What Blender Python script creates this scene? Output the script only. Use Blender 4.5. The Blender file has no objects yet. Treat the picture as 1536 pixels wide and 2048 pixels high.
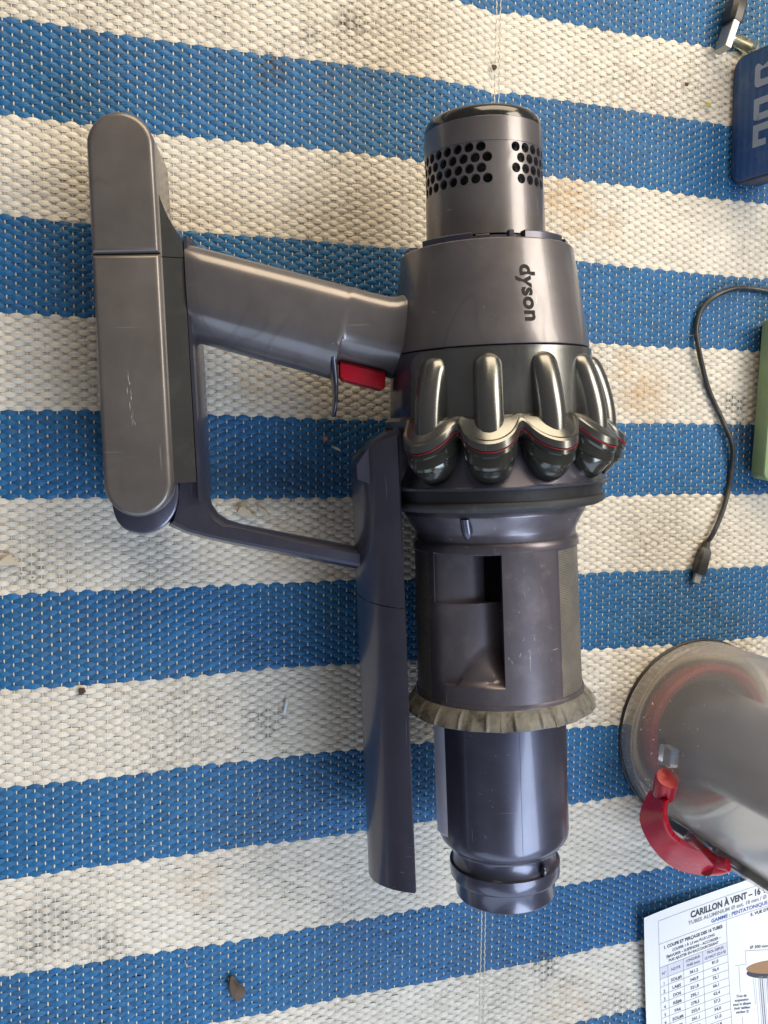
import bpy, bmesh, math, random
import numpy as np
from mathutils import Vector, Matrix, Euler

random.seed(7); rng = np.random.default_rng(11)
SC = bpy.context.scene
COL = SC.collection
K = 0.001                                   # everything is laid out in millimetres
rad, sin, cos, pi = math.radians, math.sin, math.cos, math.pi

# ------------------------------------------------------------------ camera, world, lights, exposure
cam_d = bpy.data.cameras.new("camera"); cam = bpy.data.objects.new("camera", cam_d); COL.objects.link(cam)
cam.location = (0.0, -0.2697225, 0.5080986)
cam.rotation_euler = (-0.0694849, -0.3210646, 0.0091954)
cam_d.sensor_width = 36; cam_d.sensor_fit = 'AUTO'; cam_d.lens = 31.64
cam_d.clip_start = 0.01; cam_d.clip_end = 20
SC.camera = cam
SC.render.resolution_x = 768; SC.render.resolution_y = 1024

W = bpy.data.worlds.new("World"); SC.world = W; W.use_nodes = True
W.node_tree.nodes["Background"].inputs[0].default_value = (0.80, 0.80, 0.84, 1)
W.node_tree.nodes["Background"].inputs[1].default_value = 0.155

def area(name, loc, target, sx, sy, power, col):
    d = bpy.data.lights.new(name, 'AREA'); d.shape = 'RECTANGLE'; d.size = sx; d.size_y = sy
    d.energy = power; d.color = col
    o = bpy.data.objects.new(name, d); COL.objects.link(o); o.location = loc
    o.rotation_euler = (Vector(target) - Vector(loc)).to_track_quat('-Z', 'Y').to_euler()
    return o
# a warm opening beyond the filter end, a cool one overhead beyond the tube end
area("warm_window_lamp", (0.35, 0.86, 0.64), (0.20, -0.20, 0.0), 1.2, 0.75, 18.5, (1.0, 0.81, 0.55))
area("warm_side_lamp", (1.05, 0.22, 1.05), (0.22, -0.22, 0.0), 0.75, 0.60, 14.8, (1.0, 0.91, 0.77))
area("cool_skylight_lamp", (0.50, -1.02, 1.00), (0.15, -0.45, 0.0), 0.70, 0.50, 10.5, (0.70, 0.83, 1.0))

area("cool_fill_lamp", (0.10, -1.30, 0.38), (0.15, -0.30, 0.03), 1.5, 0.55, 4.2, (0.66, 0.80, 1.0))  # low cool fill, added to give the handle's lower band its blue

SC.view_settings.view_transform = 'Standard'; SC.view_settings.look = 'None'
SC.view_settings.gamma = 1.0; SC.view_settings.exposure = 0.04
SC.view_settings.use_curve_mapping = False
SC.render.engine = 'CYCLES'
SC.cycles.max_bounces = 10; SC.cycles.transmission_bounces = 10; SC.cycles.transparent_max_bounces = 12

# ------------------------------------------------------------------ material helpers
class N:
    def __init__(s, name):
        s.m = bpy.data.materials.new(name); s.m.use_nodes = True
        s.t = s.m.node_tree; s.b = s.t.nodes["Principled BSDF"]; s.out = s.t.nodes["Material Output"]
        s.co = s.add('ShaderNodeTexCoord').outputs['Object']
    def add(s, typ, **kw):
        n = s.t.nodes.new(typ)
        for k, v in kw.items(): setattr(n, k, v)
        return n
    def link(s, a, b): s.t.links.new(a, b)
    def set(s, **kw):
        for k, v in kw.items():
            i = s.b.inputs[k.replace('_', ' ')]
            if hasattr(v, 'links'): s.link(v, i)
            else: i.default_value = v if not (isinstance(v, tuple) and len(v) == 3) else (*v, 1)
        return s
    def mapping(s, scale, rot=(0, 0, 0), src=None):
        n = s.add('ShaderNodeMapping'); n.inputs['Scale'].default_value = scale; n.inputs['Rotation'].default_value = rot
        s.link(src or s.co, n.inputs[0]); return n.outputs[0]
    def noise(s, scale, detail=3, rough=.55, vec=None, out='Fac', dist=0):
        n = s.add('ShaderNodeTexNoise'); n.inputs['Scale'].default_value = scale
        n.inputs['Detail'].default_value = detail; n.inputs['Roughness'].default_value = rough; n.inputs['Distortion'].default_value = dist
        s.link(vec or s.co, n.inputs['Vector']); return n.outputs[out]
    def ramp(s, fac, stops):
        n = s.add('ShaderNodeValToRGB'); e = n.color_ramp.elements
        while len(e) < len(stops): e.new(0.5)
        for q, (p, c) in zip(e, stops):
            q.position = p; q.color = (c, c, c, 1) if not isinstance(c, tuple) else (*c, 1)
        s.link(fac, n.inputs[0]); return n.outputs[0]
    def mix(s, fac, a, b, mode='MIX'):
        n = s.add('ShaderNodeMix', data_type='RGBA', blend_type=mode)
        for v, i in ((fac, n.inputs[0]), (a, n.inputs[6]), (b, n.inputs[7])):
            if hasattr(v, 'links'): s.link(v, i)
            elif isinstance(v, tuple): i.default_value = (*v, 1)
            else: i.default_value = v
        return n.outputs[2]
    def math(s, op, a, b=0.0, clamp=False):
        n = s.add('ShaderNodeMath', operation=op, use_clamp=clamp)
        for v, i in ((a, n.inputs[0]), (b, n.inputs[1])):
            if hasattr(v, 'links'): s.link(v, i)
            else: i.default_value = v
        return n.outputs[0]
    def bump(s, h, strength=.2, dist=.0005, normal=None):
        n = s.add('ShaderNodeBump'); n.inputs['Strength'].default_value = strength; n.inputs['Distance'].default_value = dist
        s.link(h, n.inputs['Height'])
        if normal: s.link(normal, n.inputs['Normal'])
        return n.outputs[0]

def plastic(name, col, metal=.0, rough=.35, coat=0., dust=0., scratch=0., flake=0., dustcol=(.42, .38, .33), smear_refl=0.):
    """moulded plastic with a little tone drift, wipe smears in the gloss, scratches and dust"""
    n = N(name)
    v = n.noise(38, 4)
    c = n.mix(n.ramp(v, [(.3, 0.), (.75, 1.)]), tuple(x * .86 for x in col), tuple(min(1, x * 1.12) for x in col))
    sm = n.noise(26, 5, .65, vec=n.mapping((1, .35, 1), (.3, .2, .5)), dist=1.2)
    r = n.math('ADD', n.math('MULTIPLY', n.ramp(sm, [(.35, 0.), (.75, 1.)]), .13), rough - .04)
    if dust:
        d1 = n.ramp(n.noise(70, 7, .75), [(.50, 0.), (.80, 1.)])
        d2 = n.math('MULTIPLY', n.ramp(n.noise(1300, 2, .5), [(.66, 0.), (.72, 1.)]), n.ramp(n.noise(45, 3), [(.45, 0.), (.7, .6)]))
        dm = n.math('MULTIPLY', n.math('MAXIMUM', n.math('MULTIPLY', d1, .55), d2), dust, True)
        c = n.mix(dm, c, dustcol); r = n.math('ADD', r, n.math('MULTIPLY', dm, .35), True)
        n.set(Metallic=n.math('MULTIPLY', n.math('SUBTRACT', 1., dm), metal))
    else: n.set(Metallic=metal)
    if scratch:
        s1 = n.ramp(n.noise(22, 1, .5, vec=n.mapping((1, 34, 9), (.2, .1, .75))), [(.765, 0.), (.80, 1.)])
        s2 = n.ramp(n.noise(26, 1, .5, vec=n.mapping((30, 1, 8), (.1, .6, -.35))), [(.77, 0.), (.80, 1.)])
        sc_ = n.math('MULTIPLY', n.math('MAXIMUM', s1, s2), scratch, True)
        c = n.mix(sc_, c, (.55, .54, .55)); r = n.math('ADD', r, n.math('MULTIPLY', sc_, .3), True)
    if smear_refl:  # thin dark curves painted into the colour: smudges and reflected branches
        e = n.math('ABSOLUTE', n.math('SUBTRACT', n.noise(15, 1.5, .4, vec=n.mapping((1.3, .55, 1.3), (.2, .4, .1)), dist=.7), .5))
        q = n.math('MULTIPLY', n.ramp(e, [(.0, 1.), (.014, 0.)]), n.ramp(n.noise(19, 2), [(.42, 0.), (.62, smear_refl)]))
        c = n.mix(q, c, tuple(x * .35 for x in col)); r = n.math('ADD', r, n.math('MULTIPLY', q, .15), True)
    n.set(Base_Color=c, Roughness=r, Coat_Weight=coat, Coat_Roughness=.12)
    h = n.noise(2600, 2)
    n.set(Normal=n.bump(h, .02 + flake, .0001))
    return n.m

M = {}
M['iron'] = plastic('iron_plastic', (.158, .147, .156), .62, .33, .55, dust=.07, scratch=.22, smear_refl=.28)
M['iron_dark'] = plastic('iron_plastic_dark', (.080, .080, .118), .70, .34, .55, dust=.08, scratch=.2)
M['battery'] = plastic('battery_shell', (.165, .149, .143), .55, .36, .35, dust=.10, scratch=.22, smear_refl=.25)
M['grey_side'] = plastic('battery_neck', (.040, .040, .039), .20, .20, .4, dust=.10)
M['nickel'] = plastic('nickel_plastic', (.182, .186, .184), .88, .25, .1, dust=.08, scratch=.12)
M['cup'] = plastic('cyclone_cup', (.080, .080, .070), .75, .18, .4, dust=.06)
M['black_gloss'] = plastic('black_gloss', (.018, .018, .019), 0, .13, .4, dust=.12)
M['black'] = plastic('black_plastic', (.016, .016, .018), 0, .42, 0, dust=.15)
M['rubber'] = plastic('black_rubber', (.030, .031, .034), 0, .58, 0, dust=.35)
M['red_dark'] = plastic('red_gasket_rubber', (.26, .006, .020), 0, .5)
M['red'] = plastic('red_plastic', (.40, .004, .020), 0, .28, .10, dust=.03)
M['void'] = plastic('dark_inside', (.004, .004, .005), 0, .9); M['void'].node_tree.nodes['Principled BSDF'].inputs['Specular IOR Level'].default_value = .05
M['shroud'] = plastic('shroud_plastic', (.128, .114, .136), .60, .33, .15, dust=.32, scratch=.4, dustcol=(.36, .31, .26))
M['ink'] = plastic('print_black', (.006, .006, .008), 0, .75)
M['filter_media'] = plastic('filter_media', (.03, .03, .033), 0, .8)
M['chrome'] = plastic('plug_metal', (.50, .49, .46), 1., .45, 0, dust=.2)
M['cable'] = plastic('cable_sheath', (.020, .020, .021), 0, .38, .1, dust=.35)
M['green'] = plastic('green_plastic', (.22, .32, .17), 0, .5, 0, dust=.1)

def skirt_material():
    n = N('dusty_rubber')
    a = n.ramp(n.noise(60, 6, .7, dist=.8), [(.36, 0.), (.6, 1.)]); b = n.ramp(n.noise(210, 5, .7), [(.42, 0.), (.66, 1.)])
    c = n.mix(a, (.030, .030, .029), (.165, .163, .150)); c = n.mix(n.math('MULTIPLY', b, .26), c, (.26, .24, .20))
    n.set(Base_Color=c, Roughness=.72, Normal=n.bump(n.noise(500, 4), .3, .0004)); return n.m
M['skirt'] = skirt_material()

def mesh_screen():
    n = N('perforated_steel')
    u = n.add('ShaderNodeAttribute', attribute_name='UVmm').outputs['Vector']
    vo = n.add('ShaderNodeTexVoronoi', feature='F1'); vo.inputs['Scale'].default_value = 1.0; vo.inputs['Randomness'].default_value = 0.0
    mp = n.mapping((1.15, 1.15, 1.15), (0, 0, 0), u); n.link(mp, vo.inputs['Vector'])
    hole = n.ramp(vo.outputs['Distance'], [(.27, 0.), (.36, 1.)])
    d = n.ramp(n.noise(70, 5, .7), [(.4, 0.), (.7, 1.)])
    steel = n.mix(d, (.30, .28, .25), (.44, .39, .31))
    n.set(Base_Color=n.mix(hole, (.012, .012, .012), steel), Metallic=n.math('MULTIPLY', hole, .75), Roughness=.42,
          Normal=n.bump(hole, .6, .0004)); return n.m
M['screen'] = mesh_screen()

def clear_material(name, col, rough, haze, ior=1.16):
    n = N(name)
    n.set(Base_Color=col, Roughness=rough, Transmission_Weight=1.0, IOR=ior)
    dif = n.add('ShaderNodeBsdfPrincipled'); dif.inputs['Base Color'].default_value = (.36, .35, .33, 1); dif.inputs['Roughness'].default_value = .5
    sp = n.math('MULTIPLY', n.ramp(n.noise(1500, 3, .6), [(.60, 0.), (.70, 1.)]), n.ramp(n.noise(30, 4), [(.45, 0.), (.65, 1.)])); cl = n.ramp(n.noise(22, 5, .6), [(.30, .55), (.72, 1.)])
    tan = n.ramp(n.noise(14, 4), [(.35, 0.), (.7, 1.)])
    n.link(n.mix(tan, (.66, .66, .68), (.74, .69, .61)), dif.inputs['Base Color'])
    f = n.math('ADD', n.math('MULTIPLY', cl, haze), n.math('MULTIPLY', sp, haze * .5), True)
    tr = n.add('ShaderNodeBsdfTranslucent'); tr.inputs[0].default_value = (.80, .78, .75, 1)
    m2 = n.add('ShaderNodeMixShader'); m2.inputs[0].default_value = .45; n.link(dif.outputs[0], m2.inputs[1]); n.link(tr.outputs[0], m2.inputs[2])
    mx = n.add('ShaderNodeMixShader'); n.link(f, mx.inputs[0]); n.link(n.b.outputs[0], mx.inputs[1]); n.link(m2.outputs[0], mx.inputs[2])
    n.link(mx.outputs[0], n.out.inputs[0]); return n.m
M['bin'] = clear_material('dusty_clear_bin', (.97, .97, .97), .12, .27)
M['clear'] = clear_material('clear_plastic', (.97, .96, .96), .05, .16, 1.38)
M['clear_rim'] = clear_material('clear_rim', (.97, .97, .97), .10, .30, 1.08)
M['clear_olive'] = clear_material('olive_sleeve', (.62, .62, .44), .10, .15)

# rug: tape colour with grime, stains at their own places
SPOTS_TAN = [(289, -112, 30, 1.), (348, -231, 28, 1.), (335, -214, 18, .8), (92, -232, 18, .6), (110, -322, 26, .5), (265, -118, 16, .7), (318, -128, 18, .5), (60, -520, 22, .35), (300, -640, 40, .4), (360, -420, 20, .5)]
SPOTS_GREY = [(102, -60, 15, .85), (124, -38, 10, .8), (147, -27, 13, .85), (135, -105, 10, .4), (424, -256, 20, 1.0), (418, -236, 15, .7), (430, -275, 13, .8),
              (284, -606, 17, .75), (300, -618, 10, .6), (98, -428, 17, .6), (-21, -530, 26, .55), (10, -545, 18, .5), (-28, -334, 14, .5), (235, -225, 9, .5), (340, -650, 30, .4), (30, -352, 22, .35), (388, -508, 40, .45)]
def tape(name, ca, cb, white):
    n = N(name)
    wob = n.noise(120, 4, .65, out='Color')
    wv = n.add('ShaderNodeVectorMath', operation='SUBTRACT'); n.link(wob, wv.inputs[0]); wv.inputs[1].default_value = (.5, .5, .5)
    ws = n.add('ShaderNodeVectorMath', operation='SCALE'); n.link(wv.outputs[0], ws.inputs[0]); ws.inputs['Scale'].default_value = .030
    pv = n.add('ShaderNodeVectorMath', operation='ADD'); n.link(n.co, pv.inputs[0]); n.link(ws.outputs[0], pv.inputs[1])
    def spots(lst):
        tot = None
        for x, y, r, a in lst:
            d = n.add('ShaderNodeVectorMath', operation='DISTANCE'); n.link(pv.outputs[0], d.inputs[0]); d.inputs[1].default_value = (x * K, y * K, 0)
            q = n.add('ShaderNodeMapRange', interpolation_type='SMOOTHSTEP')
            n.link(d.outputs['Value'], q.inputs[0])
            q.inputs[1].default_value = r * K; q.inputs[2].default_value = r * K * .15; q.inputs[3].default_value = 0; q.inputs[4].default_value = a
            tot = q.outputs[0] if tot is None else n.math('MAXIMUM', tot, q.outputs[0])
        return tot
    c = n.mix(n.noise(16, 4), ca, cb)
    fl = n.noise(420, 3, .6, vec=n.mapping((.16, 1, 1)))
    c = n.mix(n.ramp(fl, [(.35, 0.), (.75, .6)]), c, tuple(x * .70 for x in ca) if white else (.020, .150, .330))
    att = n.add('ShaderNodeAttribute', attribute_name='tone').outputs['Fac']
    c = n.mix(1.0, c, n.ramp(att, [(0., .84 if white else .68), (.5, .97), (1., 1.03 if white else 1.15)]), 'MULTIPLY')
    low = n.add('ShaderNodeAttribute', attribute_name='low').outputs['Fac']
    grime = n.math('MULTIPLY', n.math('MULTIPLY', n.ramp(n.noise(9, 6, .65), [(.38, .08), (.64, 1.)]), n.ramp(n.noise(300, 4, .7), [(.34, 0.), (.58, 1.)])), n.math('ADD', n.math('MULTIPLY', low, .65), .34), True)
    dirt = n.math('MULTIPLY', n.math('ADD', n.math('MULTIPLY', low, .34 if white else .45), .08), n.ramp(n.noise(26, 5, .65), [(.3, .25), (.65, 1.)]), True)
    c = n.mix(n.math('MAXIMUM', grime, dirt, True), c, (.20, .165, .125) if white else (.05, .075, .105))
    patch = n.math('MULTIPLY', n.ramp(n.noise(330, 5, .75), [(.34, .08), (.60, 1.)]), n.math('ADD', n.math('MULTIPLY', n.math('SUBTRACT', 1., att), .9), .25), True)
    c = n.mix(n.math('MULTIPLY', spots(SPOTS_TAN), n.math('MULTIPLY', patch, 1.0 if white else .45)), c, (.44, .255, .085) if white else (.20, .17, .13))
    c = n.mix(n.math('MULTIPLY', n.math('MULTIPLY', spots(SPOTS_GREY), n.math('ADD', n.math('MULTIPLY', low, 1.5), .20), True), n.math('MULTIPLY', n.ramp(n.noise(190, 5, .75), [(.30, .2), (.54, 1.)]), .97)), c, (.045, .040, .035))
    n.set(Base_Color=c, Roughness=.45 if white else .40, Specular_IOR_Level=.40 if white else .28)
    if white: n.set(Subsurface_Weight=.0)
    cr = n.noise(900, 3, .6, vec=n.mapping((.10, 1, 1))); cr2 = n.noise(160, 4, .7, vec=n.mapping((.5, 1, 1)))
    n.set(Normal=n.bump(n.math('ADD', n.math('MULTIPLY', cr, .6), cr2), .8, .0011))
    return n.m
M['tape_white'] = tape('white_tape', (.790, .748, .668), (.715, .672, .600), True)
M['tape_blue'] = tape('blue_tape', (.006, .098, .285), (.012, .130, .335), False)
def thread_material():
    n = N('warp_thread'); n.set(Base_Color=n.mix(n.noise(60, 4), (.60, .57, .50), (.42, .38, .32)), Roughness=.4); return n.m
M['thread'] = thread_material()

BND = [-4.4, -51.6, -99.4, -149.9, -199.9, -250.1, -296.9, -346.6, -396.8, -448.7, -499.0, -554.2, -602.2, -650.2]   # stripe edges, blue above edge 0
def backing_material():
    n = N('rug_backing')
    sx = n.add('ShaderNodeSeparateXYZ'); n.link(n.co, sx.inputs[0])
    t = n.math('DIVIDE', n.math('ADD', sx.outputs[1], .0044 + 5.0), .1)
    st = n.math('GREATER_THAN', n.math('FRACT', t), .5)
    c = n.mix(st, (.02, .07, .18), (.30, .27, .225))
    n.set(Base_Color=n.mix(n.ramp(n.noise(60, 5, .7), [(.35, .0), (.7, .5)]), c, (.10, .085, .07)), Roughness=.7,
          Normal=n.bump(n.noise(400, 3), .4, .0008)); return n.m
M['backing'] = backing_material()

# ------------------------------------------------------------------ mesh helpers (all coordinates in mm)
def tag(o, label=None, cat=None, group=None, kind=None):
    if label: o['label'] = label
    if cat: o['category'] = cat
    if group: o['group'] = group
    if kind: o['kind'] = kind
    return o
def link(name, me, mat, parent=None, loc=None):
    o = bpy.data.objects.new(name, me); COL.objects.link(o)
    if mat is not None: me.materials.append(M[mat] if isinstance(mat, str) else mat)
    if parent is not None: o.parent = parent
    if loc is not None: o.location = loc
    return o
def mesh(V, F, sharp=32, recalc=True):
    me = bpy.data.meshes.new('m'); me.from_pydata([(x * K, y * K, z * K) for x, y, z in V], [], F)
    if recalc:
        bm = bmesh.new(); bm.from_mesh(me); bmesh.ops.remove_doubles(bm, verts=bm.verts, dist=1e-7)
        bmesh.ops.recalc_face_normals(bm, faces=bm.faces); bm.to_mesh(me); bm.free()
    me.polygons.foreach_set('use_smooth', [True] * len(me.polygons))
    me.set_sharp_from_angle(angle=rad(sharp)); me.update()
    return me
def join(*parts):
    V, F = [], []
    for v, f in parts:
        k = len(V); V += list(v); F += [tuple(i + k for i in q) for q in f]
    return V, F
def grid(rows, closed=False, caps=False):
    """rows: list of equal-length point lists -> quads between consecutive rows"""
    n = len(rows[0]); V = [p for r in rows for p in r]; F = []
    for i in range(len(rows) - 1):
        for j in range(n if closed else n - 1):
            k = (j + 1) % n; F.append((i * n + j, i * n + k, (i + 1) * n + k, (i + 1) * n + j))
    if caps:
        F.append(tuple(range(n))); F.append(tuple((len(rows) - 1) * n + j for j in range(n)))
    return V, F
def lathe(prof, seg=96, a0=0., a1=360., rf=None):
    """prof: (y, r) pairs, turned round the local y axis"""
    full = abs(a1 - a0 - 360) < 1e-6; n = seg if full else seg + 1
    A = [rad(a0 + (a1 - a0) * i / seg) for i in range(n)]
    rows = []
    for y, r in prof:
        rows.append([((r if rf is None else rf(r, y, a)) * cos(a), y, (r if rf is None else rf(r, y, a)) * sin(a)) for a in A])
    return grid(rows, closed=full)
def sheet(poly, z0, z1):
    n = len(poly); return ([(x, y, z0) for x, y in poly] + [(x, y, z1) for x, y in poly],
        [tuple(range(n)), tuple(range(n, 2 * n))] + [(i, (i + 1) % n, n + (i + 1) % n, n + i) for i in range(n)])
def layers(polys, caps=True):
    """polys: list of (outline, z or per-point z) with equal point counts"""
    rows = []
    for p, z in polys:
        rows.append([(x, y, z if not callable(z) else z(x, y)) for x, y in p])
    return grid(rows, closed=True, caps=caps)
def inset(poly, d):
    n = len(poly); out = []
    ar = sum(poly[i][0] * poly[(i + 1) % n][1] - poly[(i + 1) % n][0] * poly[i][1] for i in range(n)); s = 1 if ar > 0 else -1
    for i in range(n):
        a, b, c = Vector(poly[i - 1]), Vector(poly[i]), Vector(poly[(i + 1) % n])
        n1 = Vector((-(b - a).y, (b - a).x)).normalized() * s; n2 = Vector((-(c - b).y, (c - b).x)).normalized() * s
        m = (n1 + n2); m = m.normalized() if m.length > 1e-6 else n1
        k = d / max(.35, m.dot(n1)); out.append((b.x + m.x * k, b.y + m.y * k))
    return out
def smooth(pts, n=8, closed=False):
    """Catmull-Rom through points"""
    P = [Vector(p) for p in pts]; m = len(P); out = []
    for i in range(m if closed else m - 1):
        p0 = P[(i - 1) % m] if closed or i > 0 else P[0]; p1 = P[i]; p2 = P[(i + 1) % m]; p3 = P[(i + 2) % m] if closed or i + 2 < m else P[-1]
        for k in range(n):
            t = k / n; out.append(tuple(.5 * ((2 * p1) + (p2 - p0) * t + (2 * p0 - 5 * p1 + 4 * p2 - p3) * t * t + (3 * p1 - p0 - 3 * p2 + p3) * t ** 3)))
    if not closed: out.append(tuple(P[-1]))
    return out
def rounded(poly, radii, n=6):
    """2-D polygon with rounded corners"""
    out = []; m = len(poly)
    for i in range(m):
        r = radii[i] if isinstance(radii, (list, tuple)) else radii
        a, b, c = Vector(poly[i - 1]), Vector(poly[i]), Vector(poly[(i + 1) % m])
        if r <= 0: out.append(tuple(b)); continue
        u, v = (a - b).normalized(), (c - b).normalized(); ang = u.angle(v); t = min(r / math.tan(ang / 2), (a - b).length * .49, (c - b).length * .49); r = t * math.tan(ang / 2)
        ctr = b + (u + v).normalized() * (r / sin(ang / 2)); s, e = b + u * t - ctr, b + v * t - ctr
        a1 = math.atan2(s.y, s.x); a2 = math.atan2(e.y, e.x); d = (a2 - a1 + pi) % (2 * pi) - pi
        for k in range(n + 1): q = a1 + d * k / n; out.append((ctr.x + r * cos(q), ctr.y + r * sin(q)))
    return out
def tube(path, r, seg=12, caps=True, squash=1.0):
    P = [Vector(p) for p in path]; rows = []; up = Vector((0, 0, 1))
    for i, p in enumerate(P):
        t = (P[min(i + 1, len(P) - 1)] - P[max(i - 1, 0)]).normalized()
        s = t.cross(up); s = s.normalized() if s.length > 1e-4 else Vector((1, 0, 0)); w = s.cross(t).normalized()
        rr = r(i / (len(P) - 1)) if callable(r) else r
        rows.append([tuple(p + s * rr * cos(2 * pi * k / seg) + w * rr * squash * sin(2 * pi * k / seg)) for k in range(seg)])
    return grid(rows, closed=True, caps=caps)
def ball(c, rx, ry, rz, nu=14, nv=9):
    rows = []
    for i in range(nv + 1):
        f = -pi / 2 + pi * i / nv; f = max(-pi / 2 + .02, min(pi / 2 - .02, f))
        rows.append([(c[0] + rx * cos(f) * cos(2 * pi * k / nu), c[1] + ry * cos(f) * sin(2 * pi * k / nu), c[2] + rz * sin(f)) for k in range(nu)])
    return grid(rows, closed=True, caps=True)
def xf(vf, fn): return [fn(*p) for p in vf[0]], vf[1]
def text_mesh(body, size, bold=0.0, align='LEFT', space=1.0, shear=0.0):
    cu = bpy.data.curves.new('t', 'FONT'); cu.body = body; cu.size = size; cu.align_x = align; cu.offset = bold; cu.space_character = space; cu.resolution_u = 3; cu.shear = shear
    o = bpy.data.objects.new('t', cu); COL.objects.link(o)
    dg = bpy.context.evaluated_depsgraph_get(); me = bpy.data.meshes.new_from_object(o.evaluated_get(dg))
    V = [tuple(v.co) for v in me.vertices]; F = [tuple(p.vertices) for p in me.polygons]
    bpy.data.objects.remove(o); bpy.data.curves.remove(cu); bpy.data.meshes.remove(me)
    return V, F
def empty(name, loc, rot=(0, 0, 0)):
    o = bpy.data.objects.new(name, None); COL.objects.link(o); o.location = tuple(x * K for x in loc); o.rotation_euler = rot
    o.empty_display_size = .02; return o

# ------------------------------------------------------------------ the rug (the setting)
XC = 239.0                                  # fold line
def rug_z(x, y):
    w = .6 * np.sin(x / 61 + y / 140) + .5 * np.sin(y / 83 - x / 190 + 1.3)
    return w - .8 * np.exp(-np.abs(x - XC) / 7.0)
def rug_dy(x, y):
    top = np.clip((y + 330) / 330, 0.12, 1)
    wave = .8 * np.sin(x / 71 + y / 58) + .45 * np.sin(x / 29 - y / 43 + 1) + .22 * np.sin(x / 13.5 + y / 21)
    return wave - 3.2 * np.exp(-np.clip(XC - x, 0, 999) / 16.0) * (x <= XC) * top - 3.2 * np.exp(-np.clip(x - XC, 0, 999) / 5.0) * (x > XC) * top

ground = link('ground', mesh([(-900, -1300, -2.5), (1300, -1300, -2.5), (1300, 700, -2.5), (-900, 700, -2.5)], [(0, 1, 2, 3)], recalc=False), 'backing')
tag(ground, kind='structure')
rug = empty('woven_rug', (0, 0, 0)); tag(rug, 'blue and white striped woven plastic rug, dirty and creased, under everything', 'rug')
PW = 4.7; X0, X1 = -112.0, 528.0
NTH = int((X1 - X0) / PW)
xs_thr = X0 + PW * np.arange(NTH + 1)
def np_mesh(V, F):
    me = bpy.data.meshes.new('m'); nv, nf = len(V), len(F)
    me.vertices.add(nv); me.vertices.foreach_set('co', (V * K).astype(np.float32).ravel())
    me.loops.add(nf * 4); me.loops.foreach_set('vertex_index', F.astype(np.int32).ravel())
    me.polygons.add(nf); me.polygons.foreach_set('loop_start', np.arange(0, nf * 4, 4, dtype=np.int32)); me.polygons.foreach_set('loop_total', np.full(nf, 4, dtype=np.int32))
    me.polygons.foreach_set('use_smooth', np.ones(nf, dtype=bool)); me.update(calc_edges=True); return me
SUB = 6
def weft_rows(ys, par0):
    xs = np.linspace(X0, X1, int((X1 - X0) / PW * SUB) + 1); nx = len(xs); VS, FS, TS, LS = [], [], [], []; base = 0
    u = (xs - X0) / PW
    across = np.array([-1., -.55, 0., .55, 1.])
    calm = 1 - .55 * np.exp(-np.abs(xs - XC) / 7)
    for j, (y, hw0) in enumerate(ys):
        par = (par0 + j) % 2
        ph = np.cos(pi * (u + par))                                   # +1 over a warp thread, -1 under it
        cell = np.floor((u + par + .5 + 0) / 2 + .25).astype(int)     # one random set for each visible float
        nr = rng.random((cell.max() + 3, 4)); r0, r1, r2, r3 = (nr[cell, k] for k in range(4))
        ov = np.clip(.5 + .5 * ph, 0, 1) ** .72
        hw = hw0 * (.34 + (.28 + .13 * r0) * ov)
        flat = np.clip((-y - 300) / 260, 0, .75) * np.clip((330 - xs) / 300, 0, 1)      # trodden-down corner
        amp = (.92 - .38 * flat) * calm
        zc = amp * ph * .31 + .12 * (r1 - .5)
        yc = y + .34 * (r2 - .5) * (1 + 2.2 * flat) * ov + rug_dy(xs, y)
        crown = (.30 - .12 * flat) * ov + .06
        tw = .28 * (r3 - .5) * (1 + 1.5 * flat)
        Y = yc[:, None] + hw[:, None] * across[None, :]
        Z = zc[:, None] + crown[:, None] * (1 - np.abs(across[None, :]) ** 1.7) + tw[:, None] * across[None, :] * ov[:, None] + rug_z(xs, y)[:, None]
        VS.append(np.stack([np.repeat(xs[:, None], 5, 1), Y, Z], -1).reshape(-1, 3))
        TS.append(np.repeat((.5 + .5 * (r1 - .5) + .28 * (r2 - .5))[:, None], 5, 1).ravel())
        LS.append(np.repeat((1 - ov)[:, None], 5, 1).ravel())
        i = np.arange(nx - 1)[:, None] * 5 + np.arange(4)[None, :]; i = i.ravel() + base
        FS.append(np.stack([i, i + 5, i + 6, i + 1], -1)); base += nx * 5
    me = np_mesh(np.concatenate(VS), np.concatenate(FS))
    for nm, D in (('tone', TS), ('low', LS)):
        a = me.attributes.new(nm, 'FLOAT', 'POINT'); a.data.foreach_set('value', np.concatenate(D).astype(np.float32))
    return me
edges = [95.0, 45.6] + BND + [-700.0, -750.0]
row_y = []; par = 0
for s in range(len(edges) - 1):
    t, b = edges[s], edges[s + 1]; nr = int(round((t - b) / 2.42)); dy = (t - b) / nr
    ys = [(t - dy * (i + .5), dy) for i in range(nr)]
    blue = (s % 2 == 1)
    o = link('blue_stripe' if blue else 'white_stripe', weft_rows(ys, par), 'tape_blue' if blue else 'tape_white', rug)
    tag(o, kind='stuff'); row_y += [(y, (par + i) % 2, dy) for i, (y, _) in enumerate(ys)]; par = (par + nr) % 2
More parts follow.
